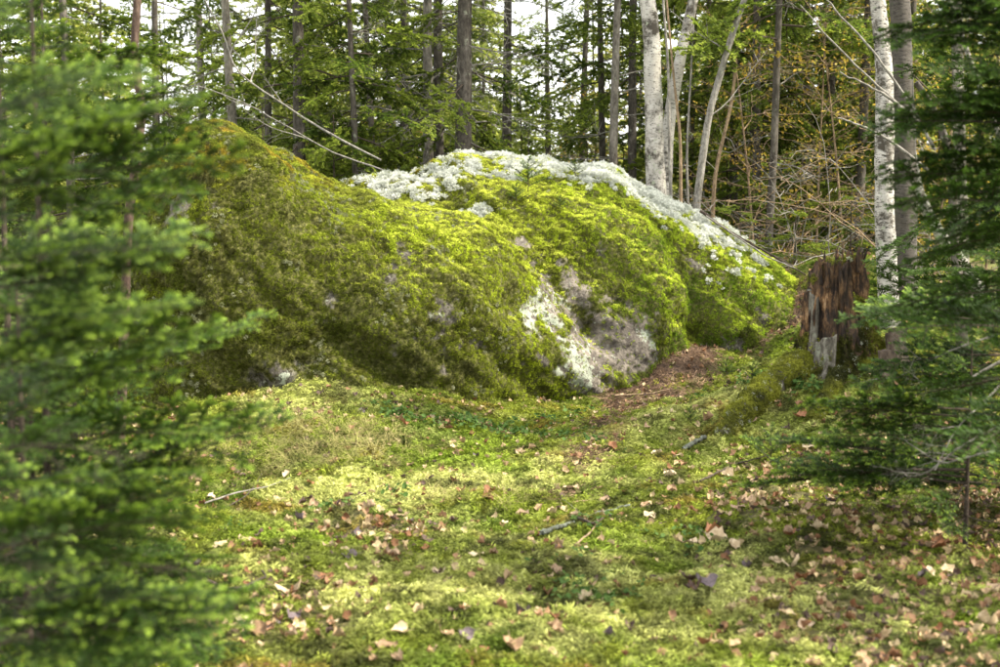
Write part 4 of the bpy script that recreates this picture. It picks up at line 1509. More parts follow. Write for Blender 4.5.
# ------------------------------------------------------------------ broadleaf trees
def curved_tree(name, label, pix, D, wpx, mat, cat='birch tree', top=None, twigs=(), group=None, sides=14, r_end=.5, tname='branch', flare=.5, noise=.12, base_lift=0.0):
    """pix: (px, py) from the foot upwards; continues past the top edge"""
    s = D / FPX
    P_ = [at(px, py, D) for px, py in pix]
    d_ = P_[-1] - P_[-2]
    d_ /= np.linalg.norm(d_)
    for e in range(top or 0):
        d_ = d_ * .85 + np.array([0, 0, .15])
        P_.append(P_[-1] + d_ * 1.2)
    z0 = H1(P_[0][0], D)
    if P_[0][2] > z0:                       # carry the foot down to the soil
        dn = P_[0] - P_[1]
        dn /= np.linalg.norm(dn)
        if dn[2] < -.2:
            P_.insert(0, P_[0] + dn * (P_[0][2] - z0 + .08) / -dn[2])
    base = P_[0].copy()
    root = obj(name, None, loc=tuple(base), label=label, cat=cat, group=group)
    pts = np.array(P_) - base
    tm, Q, rad = trunk_mesh('trunk', pts, wpx * s / 2, wpx * s / 2 * r_end, mat, sides=sides, seg=40, flare=flare, noise=noise)
    obj('trunk', tm, root)
    for f, az, tl, L, me in twigs:
        add_branch(root, tname, me, Q[int(f * (len(Q) - 1))], az, tl, L)
    return root


# leaf-bearing twigs for the saplings behind the brush
def leafy_branch(seed, n=44):
    g = np.random.default_rng(seed)
    mb = MB()
    pts = np.cumsum(np.vstack([[0, 0, 0], np.array([.12, 0, 0]) + g.normal(size=(8, 3)) * .03]), 0)
    mb.tube(pts, np.linspace(.006, .002, 9), 3, 0)
    tw = [pts]
    for i in range(9):
        k = g.integers(2, 9)
        d_ = np.array([.6, g.choice([-1, 1]) * .8, g.normal() * .3]); d_ /= np.linalg.norm(d_)
        L = .2 + .25 * g.random()
        q = np.array([pts[k - 1] + d_ * L * j / 4 + g.normal(size=3) * .015 for j in range(5)])
        q[0] = pts[k - 1]
        mb.tube(q, np.linspace(.003, .0012, 5), 3, 0)
        tw.append(q)
    nw = mb.n
    for i in range(n):
        q = tw[g.integers(len(tw))]
        c0 = q[g.integers(1, len(q))] + g.normal(size=3) * .03
        d_ = g.normal(size=3); d_ /= np.linalg.norm(d_)
        s1 = np.cross(d_, g.normal(size=3)); s1 /= np.linalg.norm(s1)
        L = .014 + .013 * g.random()
        mb.add([c0, c0 + d_ * L + s1 * L * .55, c0 + d_ * 2 * L, c0 + d_ * L - s1 * L * .55], [(0, 1, 2, 3)], 1)
    me = mb.mesh('leafy_branch', [M['tan_twig'], M['leaf_bg']])
    attr(me, 'tip', 'FLOAT', 'POINT', np.concatenate([np.zeros(nw), np.repeat(g.random((mb.n - nw) // 4), 4)]))
    return me


LB = [leafy_branch(s) for s in (1, 2, 3)]

curved_tree('birch_tree', 'white birch trunk with mossy foot behind the lichen crest, the left of two', [(657, 200), (656, 130), (652, 60), (645, -10)], 13.2, 21, M['birch'], top=4, twigs=[(.5, 2.5, .5, 1.2, DEADD[0]), (.7, .5, .6, 1.4, DEADD[1])], group='white birches behind the boulder')
curved_tree('birch_tree', 'slimmer white birch leaning right from behind the left birch', [(664, 205), (668, 130), (677, 70), (694, -10)], 13.5, 14, M['birch'], top=4, twigs=[(.6, 0.2, .5, 1.1, DEADD[2])], group='white birches behind the boulder')
curved_tree('young_tree', 'thin bare curved tree bending right above the boulder crest', [(696, 225), (699, 180), (708, 120), (725, 60), (748, -10)], 12.6, 9, M['grey_twig'], cat='young tree', top=2, twigs=[(.45, .3, .5, .9, DEADB[0]), (.6, 2.6, .6, .8, DEADB[1])], group='bare young trees by the birches')
for i, (pix, wv, lb) in enumerate([
        ([(671, 200), (669, 130), (668, 70), (663, -10)], 4, 'hair-thin pale stem in front of the white birches'),
        ([(681, 205), (680, 140), (676, 100), (672, 60)], 4, 'very thin stem between the birches and the curved tree'),
        ([(688, 210), (687, 150), (690, 90), (694, 20)], 3, 'thinnest bare stem left of the curved tree'),
        ([(712, 230), (716, 170), (733, 90), (739, -10)], 5, 'thin tan stem just right of the curved tree')]):
    curved_tree('young_tree', lb, pix, 12.4 + .3 * i, wv, M['tan_twig'] if i % 2 else M['grey_twig'], cat='young tree', top=1, sides=6, group='bare young trees by the birches', flare=0)
big = curved_tree('birch_tree', 'large white birch with dark cracked bark behind the stump', [(887, 292), (886, 240), (884, 170), (883, 90), (880, 40), (876, -10)], 10.2, 22, M['birch_old'], top=4, group='birches behind the stump', flare=.15, noise=.18)
curved_tree('birch_tree', 'dark grey old birch close behind the large white birch', [(905, 290), (904, 200), (903, 110), (899, 50), (897, -10)], 10.7, 28, M['birch_grey'], top=4, group='birches behind the stump', noise=.22,
            twigs=[(.42, -.3, -.5, .9, DEADD[0])])
curved_tree('birch_tree', 'pale birch leaning left over the right edge', [(1003, 335), (985, 300), (960, 262), (936, 228), (918, 190), (908, 130), (904, 60)], 11.3, 15, M['birch_mossy'], top=2, group='birches behind the stump', r_end=.4)
curved_tree('young_tree', 'dark crooked stem stub curving right of the large birch', [(955, 230), (950, 160), (935, 115), (915, 82)], 9.6, 11, M['spruce_bark'], cat='young tree', group='bare young trees by the birches')
curved_tree('young_tree', 'thin pale pole leaning across the trunks at the far right', [(1005, 150), (975, 75), (955, 15), (945, -20)], 10.0, 6, M['grey_twig'], cat='young tree', top=2, group='bare young trees by the birches')
# the brown sapling trunk between camera and boulder
tk = curved_tree('spruce_tree', 'bare reddish brown sapling trunk in front of the left end of the boulder', [(124, 330), (128, 225), (136, 160), (141, 110), (135, 55), (139, -10)], 6.3, 10, M['red_bark'], cat='spruce tree', top=2, twigs=[(.35, 2.8, .1, .5, DEADD[0]), (.5, .2, .1, .4, DEADD[1])], flare=.1, r_end=.7)

# saplings with sparse yellowing leaves, golden backlight put into their colour
def sapling(label, px, D, h, n, seed, group='yellowing saplings in the brush'):
    g = random.Random(seed)
    x0 = (px - 500) / FPX * D
    root = obj('sapling', None, loc=(x0, D, H1(x0, D) - .02), label=label, cat='sapling', group=group)
    ln = g.uniform(-.15, .15)
    tm, Q, rad = trunk_mesh('trunk', [(0, 0, 0), (ln * h * .4, .05, h * .5), (ln * h, .1, h)], .018, .005, M['tan_twig'], sides=6, flare=.1)
    obj('trunk', tm, root)
    for i in range(n):
        f = .15 + .85 * i / n
        add_branch(root, 'leafy_branch', g.choice(LB), Q[int(f * (len(Q) - 1))], i * 2.4 + g.random(), g.uniform(.0, .7), g.uniform(.6, 1.3))


for i, (px, D, h, n, lb) in enumerate([
        (760, 14.5, 3.2, 20, 'golden-leaved sapling right of the thin curved tree'), (815, 15, 3.6, 22, 'gold and green sapling in the middle of the brush'),
        (850, 13.8, 3.2, 20, 'golden sapling just left of the large birch'), (790, 17, 4.2, 24, 'taller yellow sapling behind the brush'),
        (735, 17.5, 4.0, 20, 'yellow sapling behind the thin curved tree'), (930, 13, 3.0, 18, 'golden sapling right of the large birch'), (985, 15, 3.4, 18, 'orange-leaved sapling near the right edge'),
        (625, 19, 2.6, 16, 'low yellow sapling behind the white birches'), (410, 18, 2.2, 12, 'small yellow sapling left of the twin trunks'), (345, 17.5, 2.6, 12, 'yellow sapling among the dark spruces'),
        (870, 18, 4.5, 24, 'tall golden sapling behind the large birch')]):
    sapling(lb, px, D, h, int(n * 1.35), 100 + i)


# tangled brush at the right
def brush(label, px, D, n, spread, h, seed):
    g = np.random.default_rng(seed)
    x0 = (px - 500) / FPX * D
    root = obj('bare_shrub', None, loc=(x0, D, H1(x0, D) - .02), label=label, cat='shrub', group='bare tangled shrubs beside the boulder')
    for k in range(n):
        mb = MB()
        a = g.uniform(0, 2 * PI)
        d_ = np.array([math.cos(a) * .6, math.sin(a) * .3, 1.0])
        d_ /= np.linalg.norm(d_)
        p = np.array([g.uniform(-spread, spread) * .4, g.uniform(-.2, .2), 0])
        pts = [p]
        L = h * g.uniform(.7, 1.3)
        for i in range(10):
            d_ = d_ + g.normal(size=3) * .2 + np.array([d_[0] * .12, 0, -.11 * i / 5])
            d_ /= np.linalg.norm(d_)
            pts.append(pts[-1] + d_ * L / 10)
        pts = np.array(pts)
        mb.tube(pts, np.linspace(.008, .0022, 11) * g.uniform(.6, 1.1), 4, 0)
        for j in range(7):
            i = g.integers(3, 10)
            e = g.normal(size=3); e[2] = abs(e[2]) * .4; e /= np.linalg.norm(e)
            l2 = .2 + .35 * g.random()
            q = [pts[i] + e * l2 * s_ / 4 + np.array([0, 0, -.25 * l2 * (s_ / 4) ** 2]) + (g.normal(size=3) * .02 if s_ else 0) for s_ in range(5)]
            mb.tube(np.array(q), np.linspace(.0045, .002, 5), 3, 0)
        obj('stem', mb.mesh('stem', [M['tan_twig'] if g.random() < .45 else M['grey_twig']]), root)


for i, (px, D, n, lb) in enumerate([
        (725, 13.6, 14, 'bare shrub closest to the thin curved tree'), (765, 13.4, 16, 'dense bare shrub above the right slope of the boulder'),
        (800, 13.0, 16, 'bare tan shrub behind the right tip of the boulder'), (835, 13.2, 16, 'tangled shrub left of the large birch'),
        (780, 15, 14, 'taller bare shrub in the second row of the brush'), (860, 14.5, 14, 'bare shrub half behind the large birch'), (940, 12.6, 12, 'bare shrub between the large birch and the leaning one')]):
    brush(lb, px, D, n, 1.1, 2.1, 300 + i)


# ------------------------------------------------------------------ foreground firs
def fir(label, px, D, h, r0, nlive, blen, seed, temps, lo=.16, tilt=(-.05, .35), group='young firs framing the clearing', extra=(), lean=0.0, dead=8, azbias=None, bark='twig_bark'):
    x0 = (px - 500) / FPX * D
    base = (x0, D, H1(x0, D) - .03)
    root = conifer('fir_tree', label, base, [(0, 0, 0), (lean * h * .5, 0, h * .5), (lean * h, 0, h)], r0, r0 * .2, M[bark], live=(lo, 1), nlive=nlive, blen=blen, temps=temps,
                   ndead=dead, dlen=(.25, .5), dtemps=DEADD, dead=(.03, .35), tilt=tilt, group=group, cat='fir tree', seed=seed, azbias=azbias, sides=8, flare=.2)
    gx = random.Random(seed)
    for (z, az, tl, L, k) in extra:
        add_branch(root, 'branch', temps[k % len(temps)], (lean * z, 0, z - base[2]), az, tl + gx.gauss(0, .06), L, gx.choice((-1, 1)) * gx.uniform(.2, .6))
        add_branch(root, 'branch', temps[(k + 1) % len(temps)], (lean * z, 0, z - base[2] + .03), az + gx.gauss(0, .07), tl + gx.gauss(.02, .03), L * .93, gx.gauss(0, .25))
    return root


# extra: height above datum, azimuth, tilt, length, template
fir('big blurred fir closest to the camera at the left edge', -45, 2.6, 3.0, .016, 54, (.52, .16), 41, FG, azbias=(0.2, .35), dead=12,
    extra=[(.62, .1, .1, .58, 1), (.80, -.1, .15, .55, 2), (1.15, .2, .1, .5, 3), (1.5, .0, .1, .55, 0), (1.32, .5, .05, .5, 1)])
fir('fresh green fir with long side boughs reaching towards the boulder', 40, 3.7, 2.6, .014, 60, (.42, .08), 42, FG + FGD[:1], azbias=(0.0, .35), dead=14,
    extra=[(.62, .05, .28, .72, 0), (.95, .1, .22, .66, 1), (.42, -.25, .12, .66, 2), (1.38, -.1, .22, .5, 3), (1.62, .1, .1, .5, 0), (.80, -.3, .1, .62, 1), (.25, -.1, .1, .6, 3)])
fir('slender fir behind the left foreground firs', 50, 5.2, 2.5, .015, 54, (.46, .08), 43, FG + FGD[:2], azbias=(0.1, .3), dead=10, extra=[(1.55, .1, .1, .62, 1), (1.9, .1, .12, .5, 2), (1.7, -.2, .1, .6, 0)])
fir('tall fir filling the upper left corner', -25, 6.6, 4.6, .02, 60, (.75, .25), 44, FG, dead=8)
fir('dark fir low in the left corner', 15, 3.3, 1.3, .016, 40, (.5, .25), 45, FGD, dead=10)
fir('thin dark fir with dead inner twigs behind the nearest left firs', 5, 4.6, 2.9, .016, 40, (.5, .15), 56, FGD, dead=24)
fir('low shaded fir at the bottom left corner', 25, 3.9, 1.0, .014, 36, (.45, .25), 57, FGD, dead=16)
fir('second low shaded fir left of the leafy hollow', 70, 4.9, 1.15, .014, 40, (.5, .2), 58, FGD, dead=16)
fir('dark green fir reaching in from the right edge', 1085, 5.0, 3.8, .02, 36, (.9, .35), 46, FGD, azbias=(PI, .4), dead=8,
    extra=[(1.70, PI + .15, .1, .85, 2), (1.62, PI - .1, .0, .8, 0), (1.45, PI + .1, .05, .8, 1), (2.05, PI + .05, .0, .75, 2), (2.15, PI - .2, .0, .8, 0), (1.78, PI + .1, .12, .78, 0), (1.55, PI - .2, .05, .72, 1), (1.36, PI, -.05, .7, 2), (2.0, PI + .2, .1, .7, 1), (2.15, PI - .1, .05, .6, 0)])
fir('low spreading fir in the shade right of the stump', 1025, 6.0, 1.3, .014, 38, (.75, .25), 47, FGD, azbias=(PI, .4), dead=12, extra=[(.95, PI + .1, .12, .7, 0), (1.1, PI - .1, .05, .6, 1), (.75, PI + .3, -.02, .8, 2)])
fir('small bright fir in front of the shaded right corner', 975, 5.6, .95, .012, 12, (.35, .2), 48, FG, azbias=(PI, .5), dead=4, extra=[(.58, PI + .1, -.02, .74, 0), (.5, PI - .2, -.05, .6, 1), (.36, PI + .12, .0, 1.0, 2), (.3, PI - .15, .0, .8, 3), (.98, PI, .0, .5, 1)])
fir('tall dark fir behind the right edge', 1040, 8.0, 5.0, .06, 60, (1.2, .4), 49, FGD, dead=8)
# seedlings
def seedling(label, P_, h, seed, group='tiny fir seedlings', temps=FG, n=12, bl=.8):
    g = random.Random(seed)
    root = obj('fir_seedling', None, loc=tuple(P_), label=label, cat='seedling', group=group)
    mb = MB()
    mb.tube([(0, 0, -.02), (.004, 0, h * .5), (0, 0, h)], [.004 * h / .3, .003 * h / .3, .001], 5, 0)
    obj('stem', mb.mesh('stem', [M['twig_bark']]), root)
    for i in range(n):
        f = .2 + .8 * i / n
        add_branch(root, 'branch', g.choice(SEED), (0, 0, h * f), i * 2.4, .25 + .5 * f, h * bl * (1.1 - f * .8))


SEED = [branch_mesh('fir_branch', s, 1.0, 6, .45, .1, .0, .05, .14, .022, True, NB, rad=.02, bare=.05, sub=False) for s in (61, 62)]
for i, (px, py, h, lb) in enumerate([(528, 193, .26, 'fir seedling standing in the white lichen on the crest'), (516, 205, .16, 'smaller fir seedling left of the one in the lichen'), (560, 212, .12, 'tiny fir seedling below the lichen edge'),
                                     (575, 178, .14, 'fir seedling right of the crest seedling')]):
    p = on_rock(px, py)
    if p is not None:
        seedling(lb, p, h, i)
for i, (px, py, h, lb) in enumerate([(726, 378, .14, 'fir seedling at the right foot of the boulder'), (690, 425, .10, 'tiny fir seedling on the yellow moss ridge'), (752, 385, .13, 'fir seedling tucked beside the mossy root'),
                                     (770, 470, .22, 'fir seedling on the moss left of the dead grey twigs')]):
    seedling(lb, G(px, py), h, 20 + i)
# bright young fir behind the crest
fir('bright low fir right behind the lichen crest', 528, 14.2, 2.1, .018, 26, (.7, .2), 50, BGs, lo=.2, tilt=(.1, .3), dead=2, group='low firs behind the boulder')
fir('low green fir behind the boulder near the white birches', 612, 14.0, 1.75, .016, 22, (.7, .2), 51, BGs, lo=.2, tilt=(.0, .2), dead=2, group='low firs behind the boulder')
fir('low fir in the brush right of the thin curved tree', 740, 13.1, 1.3, .014, 30, (.7, .2), 71, BGs, lo=.05, tilt=(.0, .3), dead=0, group='low firs behind the boulder')
fir('low fir in the brush above the right tip of the boulder', 795, 12.9, 1.2, .014, 30, (.7, .2), 72, BGs, lo=.05, tilt=(.0, .3), dead=0, group='low firs behind the boulder')
fir('low fir in the brush just left of the large birch', 850, 13.2, 1.4, .014, 30, (.7, .2), 73, BGs, lo=.05, tilt=(.0, .3), dead=0, group='low firs behind the boulder')
fir('low fir at the back foot of the left hump', 335, 13.4, 2.2, .018, 26, (.8, .2), 52, BGs, lo=.2, tilt=(.0, .2), dead=2, group='low firs behind the boulder')
fir('low fir behind the highest hump', 265, 13.2, 2.3, .018, 26, (.8, .2), 53, BGs, lo=.2, tilt=(.0, .2), dead=2, group='low firs behind the boulder')


# ------------------------------------------------------------------ stump
def stump():
    D = 8.55
    c = at(843, 372, D)
    c[2] = H1(c[0], D) - .05
    root = obj('tree_stump', None, loc=tuple(c), label='tall rotten tree stump with broken reddish wood and mossy base', cat='stump')
    na, nz = 96, 70
    s = D / FPX
    top = at(843, 258, D)[2] - c[2]
    th = np.arange(na) * 2 * PI / na
    V_ = []
    for j in range(nz):
        f = j / (nz - 1)
        # height of the broken rim: high in the middle right, stepping down at both sides
        px_ = np.cos(th)
        rim = top * (0.965 + .05 * px_ - 0.40 * smooth(.80, .97, px_) - 0.20 * smooth(-.7, -.95, px_)) + .13 * fbm(np.stack([np.cos(th) * 3, np.sin(th) * 3, th * 0], -1), 3.5, 4, .7)
        z = rim * f
        r = .165 + .10 * np.exp(-z / .16) + .03 * (1 - f)
        ridge = fbm(np.stack([np.cos(th) * 3.2, np.sin(th) * 3.2, z * 1.1 + .3 * th * 0], -1), 2.6, 4, .65)
        ridge2 = 1 - np.abs(fbm(np.stack([np.cos(th) * 7, np.sin(th) * 7, z * 1.6], -1), 1.7, 3, .6)) * 2.5
        lean = np.array([-.02, 0])
        rr = r * (1 + .30 * ridge + .20 * ridge2 + .10 * fbm(np.stack([np.cos(th) * 2, np.sin(th) * 2, z * 5], -1), 2, 3))
        # a split down the front right where the shell has fallen away
        gap = np.exp(-((th - 5.25) / .28) ** 2) * smooth(.15, .7, f)
        rr = rr * (1 - .38 * gap)
        V_.append(np.stack([rr * np.cos(th) * 1.0 + lean[0] * z / top - .03 * f, rr * np.sin(th) * .95, z], -1))
    # the top closes into a rough hollow
    last = V_[-1]
    cen = last.mean(0)
    for k, (q, dz) in enumerate(((.8, -.015), (.55, -.05), (.3, -.08), (.05, -.085))):
        ring = cen + (last - cen) * np.array([q, q, 1]) 
        ring[:, 2] = last[:, 2] + dz + .02 * fbm(ring, 14, 3)
        V_.append(ring)
    V_ = np.array(V_)
    n = len(V_)
    i = np.arange(n - 1)[:, None] * na
    j = np.arange(na)[None]
    Fq = np.stack([i + j, i + (j + 1) % na, i + na + (j + 1) % na, i + na + j], -1).reshape(-1, 4)
    m, t, b = newmat('rotten_wood')
    tc_ = t.nodes.new('ShaderNodeTexCoord').outputs['Object']
    a1 = noise_tex(t, 5, 6, .75, vec=tc_, stretch=(6, 6, 1.7))
    a2 = noise_tex(t, 4, 5, .7, vec=tc_)
    c_ = ramp(t, [(.36, (.012, .009, .007)), (.46, (.05, .032, .021)), (.54, (.18, .098, .045)), (.62, (.36, .225, .115)), (.72, (.4, .33, .25))], a1)
    c_ = mixc(t, ramp(t, [(.42, (1, 1, 1)), (.6, (0, 0, 0))], a2), c_, mixc(t, .75, c_, (.03, .024, .02)))
    t.links.new(c_, b.inputs['Base Color'])
    b.inputs['Roughness'].default_value = .95
    bump(t, b, a1, 1.0, .03)
    wood = mesh_np('wood', V_.reshape(-1, 3), Fq, [m], True)
    obj('wood', wood, root)
    # grey bark shell on the left side and a split slab at the right foot
    def slab(name, th0, th1, z0, z1, r, thick, seed, mat, off=(0, 0, 0), jag=.08):
        g = np.random.default_rng(seed)
        na2, nz2 = 14, 24
        Vs_ = []
        for side in (0, 1):
            for jz in range(nz2):
                f = jz / (nz2 - 1)
                for ja in range(na2):
                    a = th0 + (th1 - th0) * ja / (na2 - 1)
                    zt = z1 + jag * float(vnoise(np.array([[a * 6, seed, .5]]))[0])
                    z = z0 + (zt - z0) * f
                    rr = r + .10 * math.exp(-max(z, 0) / .12) + side * thick + .022 * float(fbm(np.array([[a * 9, z * 4, seed]]), 1, 3)[0])
                    Vs_.append((rr * math.cos(a) + off[0], rr * math.sin(a) + off[1], z + off[2]))
        q = na2 * nz2
        F_ = []
        for jz in range(nz2 - 1):
            for ja in range(na2 - 1):
                a0 = jz * na2 + ja
                F_.append((q + a0, q + a0 + 1, q + a0 + na2 + 1, q + a0 + na2))
                F_.append((a0 + 1, a0, a0 + na2, a0 + na2 + 1))
            for e in (0, na2 - 1):
                a0 = jz * na2 + e
                F_.append((a0, q + a0, q + a0 + na2, a0 + na2) if e == 0 else (q + a0, a0, a0 + na2, q + a0 + na2))
        for ja in range(na2 - 1):
            a0 = (nz2 - 1) * na2 + ja
            F_.append((a0, q + a0, q + a0 + 1, a0 + 1))
        return obj(name, mesh_np(name, Vs_, np.array(F_), [mat], True), root)
    bk = bark_mat('stump_bark', (.025, .021, .016), (.085, .077, .06), (.2, .19, .155), lichen=(.2, .215, .16), lich=.5, scale=20)
    slab('bark_shell', 2.5, 3.75, 0, .50, .215, .022, 1, bk)
    slab('bark_shell', 3.8, 4.3, 0, .28, .225, .02, 2, bk)
    m2 = bark_mat('split_wood', (.03, .022, .017), (.10, .075, .055), (.22, .18, .14), lich=.35, scale=12)
    slab('broken_slab', -.85, .25, -.05, .30, .225, .07, 3, m2, off=(.05, -.03, 0), jag=.03)
    slab('broken_slab', 5.0, 5.35, -.05, .20, .27, .05, 4, m2, off=(.04, -.04, 0), jag=.05)
    # splinters along the broken rim
    gs = random.Random(4)
    for q in range(16):
        a = gs.uniform(0, 2 * PI)
        k_ = int(a / (2 * PI) * na) % na
        p_ = np.array(V_[nz - 1][k_])
        mb = MB()
        hh = gs.uniform(.03, .10)
        out_ = np.array([math.cos(a), math.sin(a), 0]) * gs.uniform(-.01, .03)
        mb.tube([p_ * (.96, .96, 1) - (0, 0, .10), p_ * (.97, .97, 1), p_ + out_ * .5 + (0, 0, hh * .6), p_ + out_ + (0, 0, hh)], [.016, .014, .008, .001], 5, 0, noise=.5, nscale=30)
        obj('splinter', mb.mesh('splinter', [m]), root)
    # roots
    def root_part(pts, r0, r1, sd_):
        mb = MB()
        pts = np.array(pts)
        u_ = np.linspace(0, 1, 30)
        k = np.linspace(0, 1, len(pts))
        Q = np.stack([np.interp(u_, k, pts[:, q]) for q in range(3)], -1)
        for _ in range(4):
            Q[1:-1] = (Q[:-2] + Q[1:-1] + Q[2:]) / 3
        mb.tube(Q, r0 + (r1 - r0) * u_ ** .8, 16, 0, cap=True, noise=.45, nscale=9)
        obj('root', mb.mesh('root', [bk], True), root)
        return Q
    roots_px = [[(808, 368, 8.5), (785, 380, 8.35), (755, 398, 8.15), (735, 425, 7.95), (722, 440, 7.8)],
                [(870, 385, 8.4), (900, 410, 8.2), (930, 440, 8.0)], [(838, 408, 8.3), (828, 430, 8.05), (812, 450, 7.8)]]
    RQ = []
    for k, (pp, (ra, rb)) in enumerate(zip(roots_px, ((.12, .04), (.09, .03), (.05, .025)))):
        q = []
        for (px, py, dd_) in pp:
            p = at(px, py, dd_)
            z = H1(p[0], p[1])
            p[2] = max(z + .015, min(p[2], z + .25)) if k == 0 else z + .02
            q.append(p - c)
        RQ.append(root_part(q, ra, rb, k) + c)
    # moss on the foot and the roots
    P_, N_ = [], []
    Vw, Nw = get_np(wood)
    Pw, Nw2 = sample_mesh(Vw, tris_of(wood), 9000)
    f = fbm(Pw, 6, 4, .6, 2.2)
    k = (f * 2.0 + 1.05 - Pw[:, 2] * 1.7 + .5 * (Pw[:, 2] > top * .93) * (Nw2[:, 2] > .3) + .1) > .35 + .3 * rng.random(len(Pw))
    k2 = (Pw[:, 2] > top * .9) & (Nw2[:, 2] > .5) & (f > -.2)
    k = k | k2
    P_.append(Pw[k] + c); N_.append(Nw2[k])
    for o_ in [o_ for o_ in root.children if o_.name.startswith('root')]:
        Vr, _ = get_np(o_.data)
        Pr, Nr = sample_mesh(Vr, tris_of(o_.data), 3500)
        fr = fbm(Pr, 5, 3, .6, 7.0)
        kk = (fr > -.4)
        P_.append(Pr[kk] + c); N_.append(Nr[kk])
    P_, N_ = np.concatenate(P_), np.concatenate(N_)
    q = fbm(P_, 7, 3, .6, 9.0)
    cc_ = lerp([.04, .045, .012], [.26, .28, .035], .5 + 1.3 * q)
    cc_ *= (.75 + .5 * rng.random(len(P_)))[:, None]
    scatter('stump_moss', P_ - c, N_, .6 + .5 * rng.random(len(P_)), cc_, moss_tufts, root)
    kk = rng.random(len(P_)) < .05
    scatter('stump_lichen', P_[kk] - c, N_[kk], .3 + .3 * rng.random(kk.sum()), lerp([.4, .43, .33], [.62, .64, .55], rng.random(kk.sum())), lichen_puffs, root)


stump()


# ------------------------------------------------------------------ sticks and fallen branches
def stick(label, pts, r0, r1, mat, name='fallen_branch', group='fallen sticks and branches', cat='branch', side=(), noise=.4):
    pts = [np.array(p, float) for p in pts]
    base = pts[0]
    root = obj(name, None, loc=tuple(base), label=label, cat=cat, group=group)
    u_ = np.linspace(0, 1, 18)
    k = np.linspace(0, 1, len(pts))
    A = np.array(pts) - base
    Q = np.stack([np.interp(u_, k, A[:, q]) for q in range(3)], -1)
    for _ in range(2):
        Q[1:-1] = (Q[:-2] + Q[1:-1] * 2 + Q[2:]) / 4
    Q[1:-1] += rng.normal(size=(16, 3)) * r0 * .22
    mb = MB()
    mb.tube(Q, r0 + (r1 - r0) * u_, 7, 0, cap=True, noise=noise, nscale=30)
    obj('stick', mb.mesh('stick', [mat], True), root)
    for f, az, tl, L, me in side:
        add_branch(root, 'side_twig', me, Q[int(f * 17)], az, tl, L)
    return root


def gp(*pp, lift=.03):
    return [G(px, py, lift) for px, py in pp]


lich_bark = bark_mat('lichened_bark', (.025, .024, .018), (.075, .085, .068), (.16, .185, .155), lichen=(.17, .205, .17), lich=.6, scale=35)
def sprinkle(o, P_, n, s=.35):
    pass
stick('grey twig coated in blue green lichen on the moss', gp((543, 541), (570, 531), (600, 520), (630, 512), lift=.03), .010, .005, lich_bark, side=[(.55, 2.6, .2, .16, DEADB[0]), (.8, -.6, .2, .14, DEADB[1])])
stick('short forked brown twig leaning on the lichened twig', gp((578, 527), (592, 533), (604, 528), lift=.04), .006, .004, M['twig_bark'])
stick('broken end of lichened twig lying left of the long one', gp((540, 541), (553, 537), lift=.03), .011, .010, lich_bark)
stick('thin tan twig at the lower end of the lichened twig', gp((575, 553), (590, 541), (597, 532), lift=.03), .005, .003, M['tan_twig'])
stick('long dark stick lying over the right slope of the boulder', [at(700, 211, 11.6), at(735, 235, 11.5), at(770, 254, 11.45), at(806, 275, 11.4)], .014, .006, M['twig_bark'])
stick('thin pale stick beside the dark one on the right slope', [at(706, 216, 11.55), at(742, 240, 11.45), at(765, 256, 11.4), at(795, 268, 11.2)], .009, .004, M['grey_twig'])
stick('dark stick leaning on the mound behind the stump', [at(918, 262, 10.2), at(899, 285, 10.1), at(925, 300, 10.0)], .008, .005, M['twig_bark'])
stick('thin pale leaning stem above the highest hump of the boulder', [at(381, 160, 12.6), at(330, 135, 12.8), at(265, 92, 13), at(232, 70, 13), at(228, 40, 13.1), at(203, 0, 13.2), at(200, -20, 13.2)], .010, .006, M['grey_twig'],
      side=[(.45, 1.2, 1.0, .9, DEADB[0]), (.6, .4, 1.0, .8, DEADB[1]), (.3, 2, .5, .6, DEADB[2])])
stick('long bare dead bough slanting down to the left hump', [at(383, 170, 12.4), at(330, 152, 12.5), at(285, 125, 12.5), at(240, 100, 12.6), at(195, 85, 12.8)], .008, .004, M['grey_twig'], side=[(.4, 2.8, .5, .7, DEADB[3]), (.7, 2.5, .3, .6, DEADB[1])])
stick('hooked dark twig on the leaf litter in the front left', gp((198, 592), (222, 602), (240, 605), (268, 590), (262, 585), lift=.05), .008, .004, M['twig_bark'])
stick('pale twig in the dry grass below the left fir', gp((205, 510), (235, 500), (270, 492), (290, 484), lift=.03), .0045, .002, M['grey_twig'])
stick('second pale twig crossing the dry grass', gp((220, 518), (250, 500), (262, 480), lift=.03), .004, .002, M['twig_bark'])
stick('short bark strip on the yellow moss ridge', gp((683, 455), (697, 447), (705, 443), lift=.03), .014, .012, lich_bark)
stick('tan twig on the brown needle litter', gp((615, 400), (650, 398), (672, 393), lift=.03), .007, .004, M['tan_twig'])
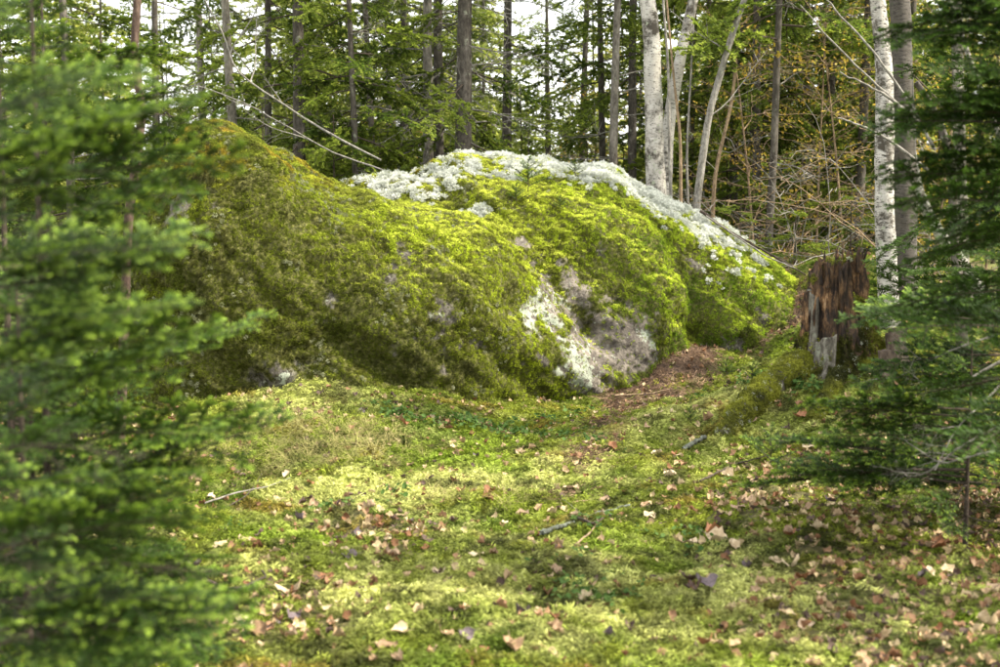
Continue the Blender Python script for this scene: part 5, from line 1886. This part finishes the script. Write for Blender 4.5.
stick('thin twig across the moss near the path', gp((700, 487), (735, 470), (765, 462), lift=.03), .006, .003, M['twig_bark'])
stick('small dark twig on the mossy root foot', gp((716, 435), (740, 420), lift=.04), .006, .003, M['twig_bark'])
# bare grey twigs of a dead bush at the right
for i, (pts, lb, r0) in enumerate([
        ([at(1010, 355, 5.6), at(960, 385, 5.6), at(915, 405, 5.7), at(880, 398, 5.8)], 'long grey dead twig reaching left below the low fir', .008),
        ([at(1010, 420, 5.4), at(960, 445, 5.4), at(930, 472, 5.4), at(905, 480, 5.5), at(893, 455, 5.6), at(895, 420, 5.7)], 'hooked pale dead twig looping upward at the right', .006),
        ([at(1005, 450, 5.3), at(975, 455, 5.3), at(940, 465, 5.4), at(905, 440, 5.5)], 'pale dead twig crossing the hooked one', .005),
        ([at(1005, 380, 5.5), at(955, 430, 5.4), at(935, 470, 5.3)], 'thin forked dead twig hanging over the shade', .005),
        ([at(1010, 330, 5.9), at(950, 350, 5.9), at(900, 378, 6.0), at(868, 380, 6.1)], 'grey twig above the other dead twigs at the right', .006)]):
    stick(lb, pts, r0, .002, M['grey_twig'], group='dead twigs at the right edge', side=[(.5, PI + .5, .2, .28, DEADB[i % 4]), (.75, PI - .5, -.2, .2, DEADB[(i + 1) % 4])])
# long bare twigs crossing in front of the big birch
for i, (pts, lb) in enumerate([
        ([at(935, 150, 9.6), at(905, 95, 9.6), at(868, 45, 9.6), at(835, 10, 9.6), at(820, -10, 9.6)], 'bare bough crossing the birches from the upper left'),
        ([at(925, 128, 9.4), at(888, 95, 9.4), at(845, 55, 9.4), at(800, 5, 9.4)], 'second bare bough crossing the large birch'),
        ([at(912, 115, 9.3), at(880, 92, 9.3), at(840, 72, 9.3)], 'short bare bough below the crossing pair'),
        ([at(928, 170, 9.2), at(890, 140, 9.2), at(860, 125, 9.2), at(838, 118, 9.2)], 'lowest bare bough in front of the large birch')]):
    stick(lb, pts, .012, .004, M['grey_twig'], group='bare boughs crossing the birches')
print('objects', len(bpy.data.objects))
